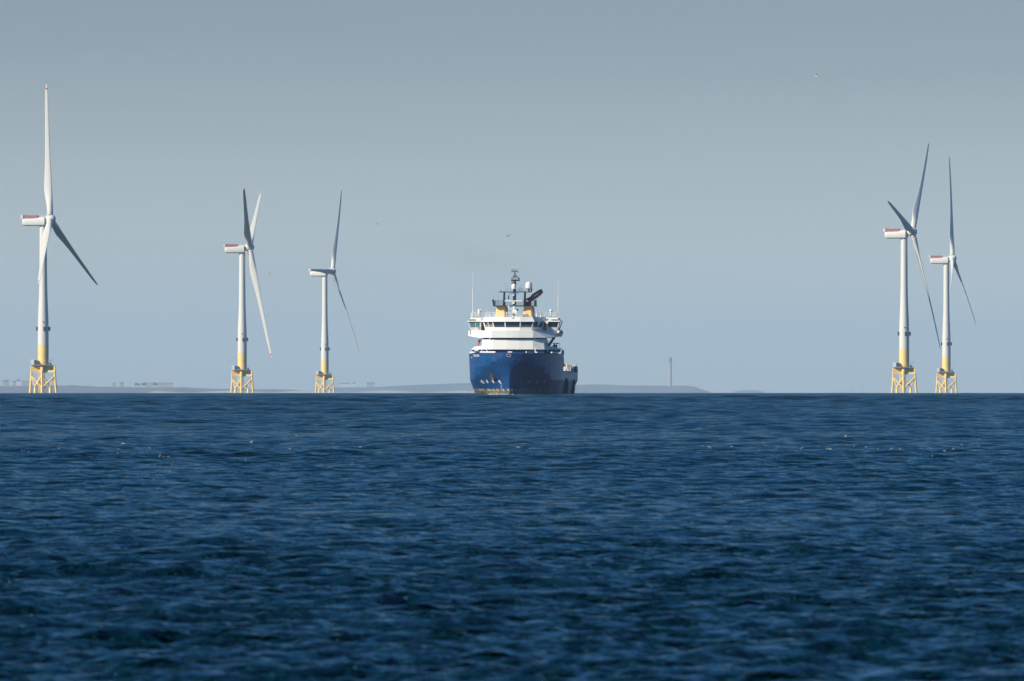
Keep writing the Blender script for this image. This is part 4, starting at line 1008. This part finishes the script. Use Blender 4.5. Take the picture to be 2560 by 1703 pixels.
sm = bpy.data.materials.new("smoke"); sm.use_nodes = True; t = sm.node_tree; t.nodes.clear()
pv = t.nodes.new('ShaderNodeVolumePrincipled'); pv.inputs['Color'].default_value = (.22,.20,.17,1); pv.inputs['Density'].default_value = .003
oo = t.nodes.new('ShaderNodeOutputMaterial'); t.links.new(pv.outputs[0], oo.inputs['Volume'])
smoke()

# ------------------------------------------------------------------ birds, helicopter
M_gw = mat("gull_white", (.80,.80,.78), .8); M_gg = mat("gull_grey", (.32,.34,.38), .8); M_gd = mat("gull_dark", (.06,.06,.07), .8)
def gull(px, py, d, span, heading, bank, flap, label, dark=False):
    c = at(px, py, d); r = empty('seagull', c, math.radians(heading)); tag(r, label, 'bird', 'gulls flying over the sea')
    s = span/1.3; bd = M_gd if dark else M_gw; wg = M_gd if (dark or py < 300) else M_gg
    rot = Matrix.Rotation(math.radians(bank),4,'Y'); m = MB()
    m.tube([(0,.30*s,0),(0,.22*s,.02*s),(0,.08*s,0),(0,-.1*s,0),(0,-.24*s,.01*s),(0,-.34*s,.01*s)], [.01*s,.045*s,.075*s,.07*s,.03*s,.05*s*.3], 10)
    m.add([(-.03*s,-.3*s,.01),( .03*s,-.3*s,.01),(.07*s,-.42*s,.01),(-.07*s,-.42*s,.01)], [(0,1,2,3)])
    b = m.build('body', bd, r, smooth=True)
    m = MB().tube([(0,.29*s,.0),(0,.36*s,-.01*s)], [.018*s,.004*s], 6); m.build('bill', M_fun, r)
    for sd in (-1,1):
        m = MB(); secs = []
        for t_ in (0,.25,.45,.7,.9,1.0):
            x = sd*t_*.62*s; z = flap*s*(math.sin(min(t_,.45)/.45*math.pi/2)*.22 - max(0,t_-.45)*.35); ch_ = .17*s*(1-.75*t_**2); y0 = .09*s - .10*s*max(0,t_-.4)
            secs.append([(x,y0,z+.012*s),(x,y0-ch_*.5,z+.022*s),(x,y0-ch_,z),(x,y0-ch_*.5,z-.004*s)])
        w_ = m.loft(secs).build('wing', wg, r, smooth=False)
    r.rotation_euler = (0, math.radians(bank), math.radians(heading)); return r
gull(2043, 190.5, 2100, 1.6, 75, 12, 1.0, 'gull highest in the sky, upper right above the sea')
gull(943, 560, 2600, 1.15, 110, 20, .8, 'small pale gull in the sky left of the helicopter')
gull(674, 684.5, 2900, 1.1, 40, -35, 1.0, 'dark banking gull right of the second turbine tower', True)
gull(640.5, 897.5, 2600, .9, 60, 15, 1.2, 'pale gull flying low beside the hanging blade tip')
gull(2262.5, 814.5, 2400, .75, 100, -20, .5, 'bright white gull passing in front of the taller right tower')
gull(1348.5, 686.5, 3300, .5, 30, 10, .6, 'tiny dark bird above the exhaust pipes of the ship', True)
gull(2380, 719.5, 3200, .65, 45, 20, .8, 'tiny grey gull beside the rightmost turbine tower', True)
gull(2399, 668, 3200, .4, 45, 20, .8, 'tiny pale gull right of the rightmost turbine hub')
# helicopter
dh = 20000; c = at(1269, 590, dh); hel = empty('helicopter', c, math.radians(-62)); hel.scale = (.58,.58,.58); tag(hel, 'distant pale helicopter in the sky above the ship mast', 'helicopter')
M_hw = mat("helicopter_white", (.75,.70,.68), .4); M_hb = mat("helicopter_blue", (.05,.08,.25), .4)
m = MB(); rings = []
for y, rr, z in [(-6.2,.2,-.4),(-5.6,.9,-.3),(-4.5,1.35,-.05),(-2,1.6,.1),(1.5,1.6,.1),(3.5,1.2,.3),(5,.7,.6),(10,.35,1.1),(11.2,.2,1.2)]:
    rings.append([(rr*math.cos(2*math.pi*k/14), y, z+rr*1.05*math.sin(2*math.pi*k/14)) for k in range(14)])
m.loft(rings).build('fuselage', M_hw, hel, smooth=True)
MB().box(-.15,.15,9.6,11.4,1.0,4.2).box(-1.6,1.6,10.0,10.8,1.5,1.65).build('tail_fin', M_hb, hel)
MB().box(-.9,.9,-2.6,2.4,1.5,2.6).tube([(0,-.2,2.5),(0,-.2,3.4)], .25, 8).build('rotor_mast', M_hb, hel)
for k in range(5):
    a = 2*math.pi*k/5+.3; u = Vector((math.cos(a), math.sin(a), 0)); v = Vector((-u.y,u.x,0))*.25; o_ = Vector((0,-.2,3.4)); e_ = o_+u*8.6+Vector((0,0,.2))
    MB().hexa([o_-v, e_-v, e_+v, o_+v, o_-v+Vector((0,0,.1)), e_-v+Vector((0,0,.1)), e_+v+Vector((0,0,.1)), o_+v+Vector((0,0,.1))]).build('rotor_blade', M_greyb, hel)
MB().box(-1.2,1.2,-5.9,-4.2,-.1,.7).build('windscreen', M_glass, hel)
for yy, xx in ((-4.2,0),(1.2,-1.4),(1.2,1.4)): MB().tube([(xx,yy,-1.3),(xx,yy,-2.1)], .2, 8).build('landing_wheel', M_blk, hel)

# ------------------------------------------------------------------ foam flecks on the waves; glints among them modelled as pale flecks too
def dist_for(py):
    s = (py-983)/F_PX; k = math.sqrt(2*EYE/EARTH); A = 1/(2*EARTH); B = -(py-ROW0)/F_PX
    return (-B - math.sqrt(B*B-4*A*EYE))/(2*A)
fm = MB(); rng = random.Random(21)
def fleck(px, py, wpx, hpx, n=2):
    d = dist_for(py)
    for _ in range(n):
        x = (px + rng.uniform(-wpx/2,wpx/2)-1280)*d/F_PX; y = d + rng.uniform(-.5,.5); z = sea_z(d) + EYE*0 + .05 + rng.uniform(0,.06)
        w_ = wpx*d/F_PX*rng.uniform(.2,.42); h = hpx*d/F_PX*rng.uniform(.3,.75)
        r0 = [(x+w_*math.cos(2*math.pi*j/7)*(.6+.6*rng.random()), y+w_*.8*math.sin(2*math.pi*j/7), z) for j in range(7)]
        r1 = [(x*.5+a*.5, y*.5+b*.5, z+h) for a, b, _ in r0]
        fm.loft([r0, r1])
for px, py, w_, h in [(925,1030,7,3.5),(737,1046,5,2.5),(636,1113,13,6),(723,1131,6,3),(745,1096,9,2),(612,1157,3,4),(907,1124,14,4),(881,1168,6,3),(1049,1094,5,2.5),
                      (295,1048,5,2.5),(108,1101,2.5,3),(74,1136,4,3.5),(58,1134,8,2),(187,1132,5,4),(230,1137,4,3),(296,1132,4,4),(293,1142,5,3),(374,1127,5,5),(313,1116,22,3),
                      (397,1149,8,5),(415,1150,14,2.5),(426,1188,4,5),(386,1208,4,3),(2322,1048,4,2),(1900,1048,3,2),(2113,1096,10,3),(1755,1123,8,2),(1778,1125,12,3),(1825,1124,10,3),(2002,1128,6,2),(2075,1128,14,3),
                      (2136,1121,5,4),(2163,1125,6,3),(2196,1131,3,4),(2223,1130,16,3),(2254,1132,8,2.5),(2362,1134,12,5),(2380,1130,12,4),(2405,1120,4,4),(2445,1122,3,2),(2330,1147,3,4),(1914,1237,4,3),(1300,1125,16,3),(1330,1127,10,2),(150,1130,8,2)]:
    fleck(px, py, w_, h)
fm.build('foam_and_glints', mat("pale_foam_glint", (.30,.30,.26), .9, var=.2, vscale=8), None, smooth=True); tag(bpy.data.objects['foam_and_glints'], 'small pale foam flecks and modelled glints scattered on the wave crests', kind='stuff')

# ------------------------------------------------------------------ haze
hm = bpy.data.materials.new("haze"); hm.use_nodes = True; t = hm.node_tree; t.nodes.clear()
pv = t.nodes.new('ShaderNodeVolumePrincipled'); pv.inputs['Color'].default_value = (.66,.86,1.0,1); pv.inputs['Density'].default_value = 2.1e-5
oo = t.nodes.new('ShaderNodeOutputMaterial'); t.links.new(pv.outputs[0], oo.inputs['Volume'])
hz = MB().box(-57000,57000,-57000,57000,-240,330).build('haze', hm, None); tag(hz, 'thin pale sea haze over the whole bay', kind='stuff')
